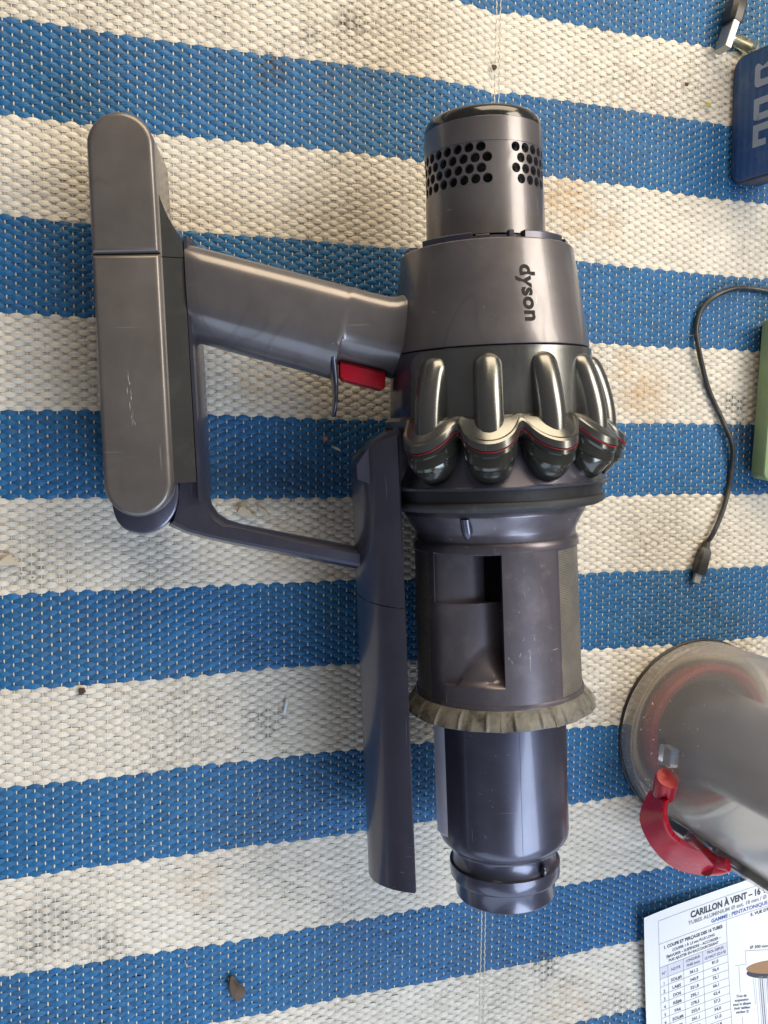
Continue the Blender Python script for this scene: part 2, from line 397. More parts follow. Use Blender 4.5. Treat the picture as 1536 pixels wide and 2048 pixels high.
def warp_threads():
    VS, FS = [], []; base = 0; ry = np.array([r[0] for r in row_y]); rp = np.array([r[1] for r in row_y]); n = len(ry)
    yy = np.interp(np.arange(0, n - .5, .5), np.arange(n), ry); ny = len(yy)
    idx = np.arange(0, n - .5, .5)
    for i, x in list(enumerate(xs_thr)) + [(1, XC - 1.3), (2, XC + 1.3)]:
        par_i = rp[np.clip(np.round(idx).astype(int), 0, n - 1)]
        wv = np.where(np.abs(idx - np.round(idx)) < .1, -np.cos(pi * (i + par_i)), 0.)
        special = abs(x - XC) < 1.5
        z = wv * (.45 if special else .30) + .02 + (.45 if special else 0.) + rug_z(np.full(ny, x), yy)
        hw = (.30 + .10 * rng.random()) * (1 + .15 * rng.random(ny)); jx = x + .25 * np.sin(yy / 31 + i) + .12 * (rng.random(ny) - .5)
        dyv = rug_dy(np.full(ny, x), yy)
        sec = np.stack([np.stack([jx - hw, yy + dyv, z - .18], -1), np.stack([jx, yy + dyv, z + .16], -1), np.stack([jx + hw, yy + dyv, z - .18], -1)], 1)
        VS.append(sec.reshape(-1, 3)); k = (np.arange(ny - 1)[:, None] * 3 + np.arange(2)[None, :]).ravel() + base
        FS.append(np.stack([k, k + 3, k + 4, k + 1], -1)); base += ny * 3
    return np_mesh(np.concatenate(VS), np.concatenate(FS))
tag(link('warp_threads', warp_threads(), 'thread', rug), kind='stuff')

# ------------------------------------------------------------------ the vacuum cleaner body
YAW, ROLL, HZ = math.atan(.0517), -.22, 70.0
vac = empty('vacuum_cleaner', (208.0, -299.5, 0), (0, 0, 0))
VM = Matrix.Rotation(YAW, 3, 'Z') @ Matrix.Rotation(ROLL, 3, 'Y'); vac.rotation_euler = VM.to_euler()
tag(vac, 'gunmetal handheld vacuum cleaner body without its bin, lying on the striped rug', 'vacuum cleaner')
VL = VM.transposed() @ Vector((0, 0, HZ * K))
def part(name, vf, mat, parent=None, sharp=32, label=None):
    o = link(name, mesh(*vf, sharp=sharp), mat, parent or vac, VL if parent is None else None)
    if label: o['label'] = label
    return o

# filter with drilled wall
def filter_wall():
    R, T = 30.3, 2.2; parts = []
    px, py = 5.9, 5.05; da = math.degrees(px / R); rows_y = [179.6 - py * k for k in range(4)]
    def P(a, y, r=R): return (r * cos(rad(a)), y, r * sin(rad(a)))
    top, bot = rows_y[0] + py / 2, rows_y[-1] - py / 2
    # panels (angle ranges) of whole half-cells; blank strips between them
    half = da / 2; n = int(round(360 / half)); n -= n % 2; half = 360 / n; da = 2 * half
    a_start = 82.5
    blank = {0, 1}                                                    # half-cells of the blank strip right after a_start (towards smaller angle)
    per = n // 3                                                      # three panels round the filter
    def is_blank(h): return (h % per) < 2
    V, F = [], []
    def add(vs, fs):
        k = len(V); V.extend(vs); F.extend(tuple(i + k for i in f) for f in fs)
    def ang(h): return a_start + 5.2 - h * half
    for r, yc in enumerate(rows_y):
        y0, y1 = yc - py / 2, yc + py / 2; h = 0
        while h < n:
            rel = h % per; off = r % 2
            cell_ok = rel >= 2 and ((rel - 2 - off) % 2 == 0) and rel >= 2 + off and rel + 1 < per
            if cell_ok:
                a0, a1 = ang(h), ang(h + 2); ac = (a0 + a1) / 2; pr = []; ho = []; hi = []
                for k in range(16):
                    s, t = divmod(k, 4); t /= 4
                    q = [(-1 + 2 * t, 1), (1, 1 - 2 * t), (1 - 2 * t, -1), (-1, -1 + 2 * t)][s]
                    pr.append(P(ac + (a1 - a0) / 2 * q[0], yc + py / 2 * q[1]))
                    d = Vector((q[0] * px / 2, q[1] * py / 2)).normalized(); rh = 2.42
                    aa, yy = ac + (a1 - a0) / 2 * (d.x * rh / (px / 2)), yc + d.y * rh
                    ho.append(P(aa, yy)); hi.append(P(aa, yy, R - T))
                vs = pr + ho + hi
                add(vs, [(k, (k + 1) % 16, 16 + (k + 1) % 16, 16 + k) for k in range(16)] + [(16 + k, 16 + (k + 1) % 16, 32 + (k + 1) % 16, 32 + k) for k in range(16)])
                h += 2
            else:
                a0, a1 = ang(h), ang(h + 1)
                add([P(a0, y0), P(a1, y0), P(a1, y1), P(a0, y1)], [(0, 1, 2, 3)]); h += 1
    up_ = lathe([(top, R), (top + .25, R), (top + .3, R + .25), (193.8, R + .1), (194.3, R - .4)], 128)
    dn_ = lathe([(bot, R), (bot - .25, R), (bot - .3, R + .3), (150, R + .5), (138, R + .7)], 128)
    return join((V, F), up_, dn_)
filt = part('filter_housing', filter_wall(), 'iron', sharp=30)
part('filter_core', lathe([(193, 26.2), (136, 26.2)], 64), 'filter_media')
part('filter_cap', lathe([(194.0, 30.1), (196.0, 30.2), (198.6, 29.4), (200.4, 27.6), (201.4, 25.0), (201.8, 20.0), (202.0, 0.2)], 96), 'black_gloss', sharp=60)

# collar between filter and motor housing
part('collar', lathe([(130.0, 31.6), (135.6, 31.8), (136.0, 32.6), (136.0, 35.5), (132.6, 36), (131.4, 42.5)], 96), 'iron_dark')
def tab(a0, a1, r0, r1, y0, y1, n=8):
    rows = []
    for i in range(n + 1):
        a = rad(a0 + (a1 - a0) * i / n); rows.append([(r * cos(a), y, r * sin(a)) for r, y in ((r0, y0), (r1, y0), (r1, y1 - .6), (r1 - .6, y1), (r0, y1))])
    return grid(rows, closed=True, caps=True)
for a0, a1, hgt in ((40, 76, 3.6), (112, 150, 3.2), (84, 87, 3.6), (100, 109, 2.0), (170, 205, 3.0), (15, 33, 2.6), (225, 262, 3), (290, 335, 3)):
    part('collar_tab', tab(a0, a1, 37.4, 42.4, 130.5, 133.4 + hgt), 'iron_dark')
part('collar_slot', lathe([(132.2, 36), (132.3, 43.4)], 96), 'void')

# motor housing
def body_r(y): return 44.9 + (132 - y) * (52.0 - 44.9) / 50.0
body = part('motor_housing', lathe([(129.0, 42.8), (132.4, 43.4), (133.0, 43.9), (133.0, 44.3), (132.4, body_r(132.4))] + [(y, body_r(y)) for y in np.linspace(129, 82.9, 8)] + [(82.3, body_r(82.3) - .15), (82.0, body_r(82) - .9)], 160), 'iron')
def logo():
    V, F = text_mesh('dyson', 10.4, .38, space=1.04)
    w = max(p[0] for p in V); s = 27.2 / w
    def m(x, y, z):
        yl = 119.8 - x * s; h = y * 1.02; r = body_r(yl) + .12
        a = rad(83.2) - (x * s / 27.2) * rad(1.2) - h / r
        return (r * cos(a), yl, r * sin(a))
    return xf((V, F), m)
lg = link('logo_lettering', mesh(*logo()), 'ink', body); lg['label'] = 'black brand lettering on the motor housing'

# cyclone section
part('inner_housing', lathe([(81.7, 51.0), (81.4, 52.0), (60, 53.2), (48, 53.8), (44, 52.0), (40, 49.5), (30, 51.0), (22, 54.5), (15.0, 58.0), (14.6, 56.0)], 128), 'iron_dark')
def panel():
    rows = []
    for i in range(15):
        y = 81.0 - 34.0 * i / 14; r = 52.75 + (81.0 - y) * .045
        d = max(0., y - 73.4) / 7.6; aL = 149.5 - 7.5 * (1 - math.sqrt(max(0, 1 - d * d)))
        rows.append([(r * cos(rad(a)), y, r * sin(rad(a))) for a in np.linspace(-20, aL, 90)])
    return grid(rows)
cyc = part('cyclone_housing', panel(), 'nickel')
LOBES = [13.5 + 30 * k for k in range(12) if not 158 < 13.5 + 30 * k < 200]
crest = [(78.6, 51.5), (77.2, 55.0), (74.5, 57.4), (69, 59.8), (62, 62.0), (55, 63.6), (48, 64.6), (41, 65.0), (36, 65.0)]
def fin():
    rows = []; cs = smooth([(y, r, 0) for y, r in crest], 4)
    for y, r, _ in cs:
        e = min(1, max(.02, (78.7 - y) / 6.5)); w = 7.0 * math.sqrt(max(.01, 1 - (1 - e) ** 2)); sec = []
        for k in range(17):
            t = -1 + 2 * k / 16
            if k in (0, 16): sec.append((t * w * 1.06, y, 50.5)); continue
            t2 = -1 + 2 * (k - 1) / 14; f = t2 * pi / 2
            sec.append((w * sin(f), y, max(50.6, r - w * .95 + w * .95 * cos(f))))
        rows.append(sec)
    return grid(rows)
fin_me = mesh(*fin(), sharp=50); fin_me.materials.append(M['nickel'])
RC, AL = 55.5, 14.2
def r_out(a):                                                         # scalloped outline of the skirt ring, a in degrees
    best = 56.6
    for L in LOBES:
        f = (a - L + 180) % 360 - 180
        if abs(f) < 40:
            q = AL * AL - (RC * sin(rad(f))) ** 2
            if q > 0: best = max(best, RC * cos(rad(f)) + math.sqrt(q))
    return best
AA = [i * 1.0 for i in range(360)]; ro = [r_out(a) for a in AA]
for _ in range(2): ro = [(ro[i - 2] + 2 * ro[i - 1] + 3 * ro[i] + 2 * ro[(i + 1) % 360] + ro[(i + 2) % 360]) / 9 for i in range(360)]
ye = [44.2 - (r - 56.6) * .98 for r in ro]
def ring_rows(offs, a0=None, a1=None):
    rows = []
    for dr, dy, mode in offs:
        row = []
        for i, a in enumerate(AA):
            r, y = (ro[i] + dr, ye[i] + dy) if mode == 1 else (dr, dy)
            if mode == 2: r = 54.2 + (ro[i] - 3.0 - 54.2) * dr; y = 48.8 + (ye[i] + 6.2 - 48.8) * dr + dy * (ro[i] - 55.5) / 14
            row.append((r * cos(rad(a)), y, r * sin(rad(a))))
        rows.append(row)
    return grid(rows, closed=True)
part('cyclone_skirt', ring_rows([(53.2, 49.6, 0), (54.2, 48.8, 0), (.45, 2.6, 2), (.8, 1.9, 2), (-2.4, 5.9, 1), (-.9, 5.2, 1), (0, 3.9, 1), (.15, .6, 1), (-.4, .3, 1), (-2.6, .2, 1)]), 'nickel', sharp=24)
part('red_gasket', ring_rows([(-1.5, .15, 1), (-.05, .1, 1), (-.05, -.25, 1), (-1.5, -.4, 1)]), 'red_dark')
part('skirt_groove', ring_rows([(-.9, -.3, 1), (-.8, -2.3, 1), (-3.0, -3.6, 1), (50, 38, 0)]), 'cup', sharp=24)
def cup():
    rows = []
    prof = [(13.4, 6.0), (13.4, 1.0), (13.0, -2.2), (12.2, -3.0), (11.6, -8), (10.4, -12.5), (8.6, -16.5), (6.2, -19.5), (3.4, -21.2), (.2, -21.8)]
    for r, y in prof:
        y = y if y > -3 else -3 + (y + 3) * .86
        rows.append([(r * cos(2 * pi * k / 40), 34.6 + y + (-.62 * (r * sin(2 * pi * k / 40)) if y > -4 else -.62 * (r * sin(2 * pi * k / 40)) * max(0, 1 + (y + 4) / 9)), 54.2 + r * sin(2 * pi * k / 40) + min(0, y + 3) * .06) for k in range(40)])
    return grid(rows, closed=True)
cup_me = mesh(*cup(), sharp=24); cup_me.materials.append(M['cup'])
for L in LOBES:
    for nm, me in (('cyclone_fin', fin_me), ('cyclone_cup', cup_me)):
        o = bpy.data.objects.new(nm, me); COL.objects.link(o); o.parent = vac; o.location = VL; o.rotation_euler = (0, rad(90 - L), 0)
part('flange', lathe([(15.2, 55.0), (15.2, 60.2), (14.7, 60.7), (13.6, 60.6), (13.2, 58.5), (13.0, 56)], 128), 'iron_dark')
part('flange_band', lathe([(13.4, 57.2), (5.8, 56.6)], 128), 'black')
part('seal_ring', lathe([(7.6, 56.0), (7.2, 57.3), (6.4, 57.9), (5.2, 58.0), (4.2, 57.7), (3.5, 57.0), (3.3, 55.6), (2.5, 55.0), (2.2, 50), (2.2, 46)], 128), 'rubber')

# shroud
shr = part('shroud_neck', lathe([(2.6, 47.9), (-.2, 48.1), (-1.0, 47.8), (-5, 45.4), (-9.2, 43.2), (-10.6, 42.8), (-13.6, 42.7), (-14.6, 43.6), (-16.6, 44.1), (-18.8, 44.0), (-19.6, 43.2)], 128), 'shroud')
def sm(x): x = max(0., min(1., x)); return x * x * (3 - 2 * x)
def Rs(y): return 43.95 + (-19 - y) * .0135
WL, WR, WT, WM, WB = 147.6, 98.6, -18.9, -44.6, -86.0
def depth(a, y):
    u = (WL - a) / (WL - WR)
    if not (0 < u < 1): return 0.
    if WM < y < WT:
        d = .4 + 25. * u ** 1.4
        if u > .74: d = 34.
        if abs(y + 32.0) < .3 and u < .74: d -= .35
        return d
    if WB < y <= WM:
        d = 14.5 * u ** 1.45
        ya = -66 - 19.5 * min(1.0, ((u - .74) / .42) ** 2)
        if y < ya: d *= sm((y - WB) / max(.5, ya - WB)) * .75 + .25 * sm((y - WB) / 3.)
        return d
    return 0.
def front_panel():
    A = sorted(set(list(np.linspace(58.5, 151.5, 94)) + [WL + .01, WL - .01, WR + .01, WR - .01, WL - .74 * (WL - WR) - .02, WL - .74 * (WL - WR) + .02]))
    Y = sorted(set(list(np.linspace(-19.4, -95.2, 77)) + [WT + .01, WT - .02, WM + .01, WM - .02, WB + .05, WB - .05, -31.6, -32.4]), reverse=True)
    rows = []
    for y in Y:
        rows.append([((Rs(y) - depth(a, y)) * cos(rad(a)), y, (Rs(y) - depth(a, y)) * sin(rad(a))) for a in A])
    return grid(rows)
fp = part('shroud_panel', front_panel(), 'shroud', sharp=28)
vr = lambda u: rad(WL - u * (WL - WR))
part('inlet_shade_sheet', grid([[((Rs(y) - d) * cos(vr(u)), y, (Rs(y) - d) * sin(vr(u))) for u, d in ((.70, 14.0), (.80, 13.0), (.9, 12.0), (.995, 10.5))] for y in (-19.1, -44.4)]), 'void')  # black sheet set in the recess, standing in for the shade inside
# frame bars at the panel's two edges and round the far side
def bar(a0, a1, y0=-19.2, y1=-95.2): return lathe([(y0, 43.2), (y0, Rs(y0) + .12), (y1, Rs(y1) + .12), (y1, 43.2)], 6, a0, a1)
for a0, a1 in ((57.2, 58.6), (151.4, 152.9), (250, 300)): part('shroud_rib', bar(a0, a1), 'shroud')
def screen_mesh(a0, a1):
    V, F = lathe([(y, Rs(y) - .75) for y in np.linspace(-19.2, -95.4, 20)], 40, a0, a1); me = mesh(V, F)
    at = me.attributes.new('UVmm', 'FLOAT_VECTOR', 'POINT')
    for i, v in enumerate(me.vertices):
        at.data[i].vector = (math.atan2(v.co.z, v.co.x) * 43.5, v.co.y / K, 0)
    return me
for a0, a1 in ((-62, 57.4), (152.6, 252)): link('mesh_screen', screen_mesh(a0, a1), 'screen', vac, VL)
part('shroud_rim', lathe([(-94.6, 43.4), (-94.7, 45.1), (-96.2, 45.5), (-97.8, 45.4), (-98.6, 44.6), (-98.8, 40)], 128), 'shroud')
def notch():
    rows = []
    for i in range(9):
        t = i / 8; w = 2.5 * math.sqrt(max(.02, 1 - max(0, (t - .55) / .46) ** 2)); y = -1.2 - 10.5 * t
        rows.append([(w * cos(pi * k / 8), y, 48.4 - 4.4 * t * .85 - .4 + w * .62 * sin(pi * k / 8)) for k in range(9)])
    V, F = grid(rows); c, s = cos(rad(90 - 120)), sin(rad(90 - 120))
    return [(x * c + z * s, y, -x * s + z * c) for x, y, z in V], F
part('neck_tab', notch(), 'iron_dark')

# dusty rubber wiper skirt
def wiper():
    nrib = 22; w_ = 360 / nrib
    def rf(r, y, a):
        t = max(0., min(1., (-96 - y) / 10.3)); d = math.degrees(a); f = (d - 4) % w_ - w_ / 2; k = math.floor((d - 4) / w_)
        rib = 1.45 * math.exp(-(f / 1.05) ** 2) * sm((t - .12) / .3) * sm((1.02 - t) / .22)
        return r + rib + t * (-.55 * (1 - (2 * f / w_) ** 2) + .35 * sin(3 * a + 1) + .3 * sin(k * 2.7))
    return lathe([(-96.4, 44.6), (-97.4, 46.0), (-99, 47.2), (-101.4, 48.7), (-103.6, 50.0), (-105.4, 51.0), (-106.1, 51.0), (-106.3, 50.2), (-104, 48.0), (-100, 44)], 1100, rf=rf)
part('wiper_skirt', wiper(), 'skirt', sharp=40)

# inner tube
tb = part('inner_tube', lathe([(-99, 35.3), (-120, 35.35), (-174.5, 35.5), (-177.2, 35.3), (-179.4, 34.4), (-182.4, 31.8), (-183.2, 31.0), (-184.2, 30.6), (-184.5, 28.2), (-186.4, 27.8), (-191, 27.9), (-193.0, 28.6), (-193.6, 30.2), (-196.0, 30.2), (-200.6, 30.0), (-201.8, 29.2), (-202.6, 27.8), (-203.4, 27.4), (-211.6, 27.2), (-212.4, 26.6), (-212.2, 24.6), (-195, 24.4)], 128), 'iron_dark')
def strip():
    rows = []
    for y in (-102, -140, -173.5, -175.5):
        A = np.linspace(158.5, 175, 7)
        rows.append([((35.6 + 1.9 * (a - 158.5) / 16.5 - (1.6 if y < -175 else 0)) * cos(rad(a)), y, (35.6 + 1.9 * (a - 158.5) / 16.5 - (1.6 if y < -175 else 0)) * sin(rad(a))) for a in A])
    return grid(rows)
link('flat_strip', mesh(*strip()), plastic('strip_sky_sheen', (.78, .78, .96), 0, .34, .2, dust=.2), tb)  # pale lavender base colour paints in a sky reflection on the facet
link('tube_lug', mesh(*xf(ball((0, 0, 0), 4.6, 3.4, 2.4, 16, 8), lambda x, y, z: (x * cos(rad(58)) * 1 + (z + 28.8) * cos(rad(58)) * 1 - x * sin(rad(58)) * .4, -190 + y, (z + 28.8) * sin(rad(58)) - x * .7))), 'iron_dark', tb)
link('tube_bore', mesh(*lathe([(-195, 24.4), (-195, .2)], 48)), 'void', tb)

# wear: short scratches and chips that follow the turned surfaces
M['scratch'] = plastic('scratch_mark', (.34, .33, .36), .2, .5)
def marks(Rf, a0, a1, y0, y1, n, ll, ww, tilt, seed, gauss=False):
    q = random.Random(seed); out = []
    for _ in range(n):
        a = q.uniform(a0, a1); y = q.uniform(y0, y1); l = q.uniform(*ll); w = q.uniform(*ww); t = q.gauss(*tilt)
        P_ = []
        for u, v in ((-l / 2, 0), (0, w), (l / 2, 0), (0, -w)):
            du, dv = u * cos(t) - v * sin(t), u * sin(t) + v * cos(t); r = Rf(y) + .06; aa = rad(a) + du / r
            P_.append((r * cos(aa), y + dv, r * sin(aa)))
        out.append((P_, [(0, 1, 2, 3)]))
    return join(*out)
link('scratch_marks', mesh(*join(marks(Rs, 66, 96, -88, -22, 26, (1, 7), (.02, .07), (1.35, .35), 5), marks(Rs, 78, 96, -75, -40, 16, (.6, 2.2), (.05, .22), (1.5, .3), 9)), recalc=False), 'scratch', fp)
link('scratch_marks', mesh(*marks(lambda y: 35.45, 95, 140, -172, -112, 16, (.4, 2.2), (.03, .12), (.3, .8), 12), recalc=False), 'scratch', tb)
link('tube_seam', mesh(*lathe([(-104, 35.43), (-140, 35.47), (-176, 35.5)], 1, 86.9, 87.25)), 'black', tb)
link('scratch_marks', mesh(*join(marks(body_r, 99, 106, 92, 130, 18, (.5, 2.4), (.02, .06), (.9, .25), 21), marks(body_r, 60, 130, 86, 128, 8, (.5, 3), (.02, .05), (1.2, .8), 23)), recalc=False), 'scratch', body)
# runner along the missing bin (two lengths with a seam)
def runner(y_of0, y_of1, n=14, inner=2.6):
    A = np.linspace(113.5, 246.5, 33); cx, Rr = -40.3, 35.2; rows = []
    for i in range(n + 1):
        t = i / n; row = []
        for a in A:
            q = (cx + Rr * cos(rad(a)), Rr * sin(rad(a))); y = y_of0(q[1]) * (1 - t) + y_of1(q[1]) * t; row.append((q[0], y, q[1]))
        for a in A[::-1]:
            q = (cx + (Rr - inner) * cos(rad(a)), (Rr - inner) * sin(rad(a))); y = y_of0(q[1]) * (1 - t) + y_of1(q[1]) * t; row.append((q[0], y, q[1]))
        rows.append(row)
    return grid(rows, closed=True, caps=True)
part('runner_head', runner(lambda z: 26.8 + 14.6 * (abs(z) / 32.3) ** 1.3, lambda z: -40.2 - 4.6 * abs(z) / 32), 'iron_dark', sharp=30)
part('runner_trough', runner(lambda z: -40.7 - 4.6 * abs(z) / 32, lambda z: -196.0 + 3.2 * abs(z) / 32, inner=2.4), 'iron_dark', sharp=30)
# bridge that carries the runner from the housing
part('runner_bridge', layers([([(-74, 20), (-74, 27), (-66, 38), (-52, 46), (-45, 46), (-45, 14), (-60, 14)], z) for z in (-22, 22)]), 'iron_dark')
part('release_button', layers([([(-72, 30), (-58, 42), (-52, 42), (-52, 30)], z) for z in (-12, -2)]), 'red')

# handle
def handle():
    st = [(-153.6, 116.9, 25.2, 17.6), (-151.6, 116.4, 24.7, 18.4), (-147, 115.1, 24.0, 18.9), (-142, 113.7, 23.2, 19.2), (-127, 109.2, 23.45, 19.4), (-112, 104.8, 23.6, 19.4), (-98, 100.8, 23.7, 19.4), (-90, 98.4, 23.7, 19.4), (-86, 97.2, 23.8, 19.4), (-80, 95.3, 23.9, 19.4), (-78.2, 94.8, 24.0, 19.4), (-76.4, 98.2, 20.2, 19.2), (-74.5, 98.2, 19.7, 19.0), (-68, 96.2, 19.7, 18.6), (-62, 94.6, 19.7, 18.6), (-57, 93.3, 19.8, 18.7), (-53, 92.7, 20.5, 18.8), (-49.5, 92.8, 21.8, 19.0), (-46, 93.2, 23.6, 19.2), (-28, 93.2, 25, 19.2)]
    half = smooth([(1, .0), (.975, .40), (.88, .75), (.68, .95), (.40, 1.), (-.10, 1.), (-.34, .965), (-.52, .86), (-.74, .62), (-.92, .33), (-1, .0)], 4)
    prof_ = half + [(v, -z) for v, z in half[-2:0:-1]]; rows = []
    for x, y, h, d in [tuple(q) for q in smooth(st, 3)]  if False else st:
        row = []
        kx = .235 * min(1., max(0., (x + 151.6) / 9.6))
        for v, z in prof_: row.append((x + v * h * kx, y + v * h * .972, z * d))
        rows.append(row)
    V, F = grid(rows, closed=True, caps=True); return V, F
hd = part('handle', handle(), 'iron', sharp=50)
def guard():
    pts = smooth([(-83.5, 88.5), (-82.6, 80), (-81.9, 70), (-82.4, 60), (-83.6, 52.2)], 5); rows = []
    for i, (x, y) in enumerate(pts):
        t = i / (len(pts) - 1); w = (19.3 - 9.5 * min(1, t / .55)) * math.sqrt(max(.03, 1 - max(0, (t - .72) / .29) ** 2)); th_ = 2.9 - .9 * t + (3.6 * (1 - t / .42) ** 1.6 if t < .42 else 0)
        rows.append([(x + th_ * .62 * math.copysign(abs(cos(f)) ** .8, cos(f)) * (1 + .7 * max(0, 1 - abs(t - .34) / .34) if cos(f) < 0 and t < .68 else 1), y, w * math.copysign(abs(sin(f)) ** .7, sin(f))) for f in [2 * pi * k / 24 for k in range(24)]])
    return grid(rows, closed=True, caps=True)
link('trigger_guard', mesh(*guard(), sharp=50), 'iron_dark', hd)
tp = rounded([(-79.5, 80.5), (-56.2, 74.2), (-56.6, 66.0), (-58.2, 64.6), (-78.4, 70.6), (-79.9, 72.6)], [.5, .5, 1.4, 1.4, 1.4, 1.4], 4)
tr_ = link('trigger', mesh(*layers([(inset(tp, 1.2), 8.5), (inset(tp, .3), 8.1), (tp, 7.2), (tp, -7.2), (inset(tp, 1.2), -8.5)]), sharp=40), 'red', hd); tr_['label'] = 'red trigger under the handle'

# battery mount plate and lower strut (one moulding)
A_ = [(-151.8, 143), (-151.8, 102), (-151.7, 48), (-151.9, 15), (-150.6, 7.6), (-147.4, 2.0), (-142.6, -1.6), (-136, -2.5), (-104, -12.0), (-70, -20.3),
      (-70, -25.0), (-104, -16.6), (-137, -8.5), (-149, -5.2), (-160, -1.6), (-167, 2.6), (-163.9, 12), (-163.0, 22.2), (-154.2, 23.0), (-153.9, 143)]
B_ = [(-149.9, 143), (-149.9, 102), (-149.9, 48), (-150.0, 16), (-148.6, 9.2), (-145.6, 4.4), (-141.0, 1.0), (-134.6, -1.4), (-104, -9.2), (-70, -17.6),
      (-70, -29.4), (-104, -20.8), (-138, -12.2), (-150, -9.0), (-162, -5.0), (-171, -.4), (-166, 12), (-164.0, 22.2), (-156, 23.0), (-155.6, 143)]
A2 = [((a[0] * .55 + b[0] * .45), (a[1] * .55 + b[1] * .45)) for a, b in zip(A_, B_)]
mount = part('mount_loop', layers([(A_, 11.2), (A_, 11.3), (A2, 9.6), (B_, 2.5), (B_, -2.5), (A2, -9.6), (A_, -11.3)]), 'iron_dark', sharp=26)
# deeper wall of the mounting plate
PL = [(-152.2, 142.6), (-152.2, 12), (-153.8, 12), (-153.8, 142.6)]
PLb = [(-149.6, 142.6), (-149.6, 13), (-155, 13), (-155, 142.6)]
link('plate_wall', mesh(*layers([(PL, 15.2), (PL, 15.0), (PLb, 0), (PLb, -15)])), 'iron_dark', mount)

scr = random.Random(4); sv = []
for k in range(16):
    y0 = 78 - 1.7 * k + scr.uniform(-1, 1); x0 = -182.6 + .10 * k + scr.gauss(0, .55); l_, w_ = scr.uniform(.8, 5.5), scr.uniform(.03, .13)
    sv.append(([(x0, y0, 28.06), (x0 + w_, y0 - l_ * .5, 28.06), (x0 + .1, y0 - l_, 28.06), (x0 - w_, y0 - l_ * .5, 28.06)], [(0, 1, 2, 3)]))
# battery
def stadium(y0, y1, top, bottom, hw=15.9, cx0=-180.9, cx1=-179.3):
    """outline from y0 (low) to y1 (high); round ends where asked; ends are centred on a slightly leaning line"""
    out = []; L = 182.2; B = 23.0
    cx = lambda y: cx0 + (cx1 - cx0) * (y - B) / (L - B)
    if top: out += [(cx(L) + (hw - .4) * cos(a), L + (hw - .4) * sin(a)) for a in np.linspace(0, pi, 25)]
    else: out += [(cx(y1) + hw, y1), (cx(y1) - hw, y1)]
    if bottom: out += [(cx(B) + (hw + .4) * cos(a), B + (hw + .4) * sin(a)) for a in np.linspace(pi, 2 * pi, 25)]
    else: out += [(cx(y0) - hw, y0), (cx(y0) + hw, y0)]
    return out
def shell(poly, zt, zb, r=2.8):
    L = []
    for k in range(6):
        f = pi / 2 * k / 5; L.append((inset(poly, r * (1 - sin(f))), zt - r * (1 - cos(f))))
    L = [(inset(poly, r * (1 - sin(pi / 2 * k / 5)) + .01), zt - r * (1 - cos(pi / 2 * k / 5))) for k in range(6)]
    return layers(L + [(poly, zt - 12), (inset(poly, .5), zt - 12.2), (inset(poly, .5), zt - 12.8), (poly, zt - 13), (poly, zb + r), (inset(poly, r), zb)])
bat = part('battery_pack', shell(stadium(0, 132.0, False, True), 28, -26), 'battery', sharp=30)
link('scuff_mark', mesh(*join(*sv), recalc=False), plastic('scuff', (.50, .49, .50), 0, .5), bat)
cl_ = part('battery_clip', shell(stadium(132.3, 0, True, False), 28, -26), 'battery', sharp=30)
zs = lambda x, y: 20.5 - (x + 166) * .36
nk = [(-168, 131.6), (-168, 22), (-154.2, 22), (-154.0, 131.6)]
part('battery_neck', layers([(nk, zs), (nk, -15)]), 'grey_side')
nk2 = smooth([(-168, 176.5), (-166.2, 174), (-164.2, 163), (-160.2, 151), (-154.4, 140.4)], 4) + [(-154.0, 132.0), (-168, 132.0)]
part('clip_neck', layers([(nk2, zs), (nk2, -15)]), 'grey_side')
part('neck_seam', layers([([(-165.5, 22.5), (-164.4, 22.5), (-164.2, 150), (-165.2, 150)], z) for z in (18, 21.2)]), 'iron')
fo = smooth([(-197.0, 22, 0), (-196.8, 12, 0), (-194.6, 3.6, 0), (-189, -1.6, 0), (-181, -3.2, 0), (-172.4, -.2, 0), (-166.4, 6.4, 0), (-163.8, 14.5, 0), (-163.4, 23.5, 0)], 4)
fo = [(p[0], p[1]) for p in fo] + [(-180, 23.5)]
part('battery_foot', layers([(inset(fo, 1.4), 13.6), (inset(fo, .4), 13.0), (fo, 11.6), (fo, -12), (inset(fo, 1), -13.5)]), 'iron_dark', sharp=35)

# ------------------------------------------------------------------ the dust bin standing upright
BX, BY = 397.0, -457.7
dbin = empty('dust_bin', (BX, BY, 0)); tag(dbin, 'dusty translucent cylindrical dust bin standing upright with a red release lever', 'dust bin')
def turn(prof, seg=96):                                               # (z, r) round the vertical
    V, F = lathe(prof, seg); return [(x, -z, y) for x, y, z in V], F
def bpart(name, vf, mat, sharp=32, parent=None, label=None):
    o = link(name, mesh(*vf, sharp=sharp), mat, parent or dbin)
    if label: o['label'] = label
    return o
bpart('bin_wall', turn([(12.6, 61.0), (13, 60.8), (60, 61.6), (120, 62.6), (196, 63.4), (196, 61.4), (120, 60.6), (60, 59.6), (13, 58.8), (12.6, 61.0)], 128), 'bin')
bpart('bin_rim', turn([(4.2, 61.8), (11.6, 62.0), (12.6, 61.2), (12.6, 58.9), (4.2, 59.2), (4.2, 61.8)], 128), 'clear_rim')
tag(link('dust_flecks', mesh(*xf(join(marks(lambda z: 62.0 + (z - 60) * .016, 110, 245, 16, 110, 120, (.3, 1.3), (.07, .22), (.6, 1.2), 31), marks(lambda z: 62.0 + (z - 60) * .016, 140, 215, 18, 60, 16, (1.5, 4.2), (.25, .7), (.8, 1.), 33)), lambda x, y, z: (x, -z, y)), recalc=False), plastic('dust_fleck', (.78, .72, .60), 0, .7), dbin), kind='stuff')
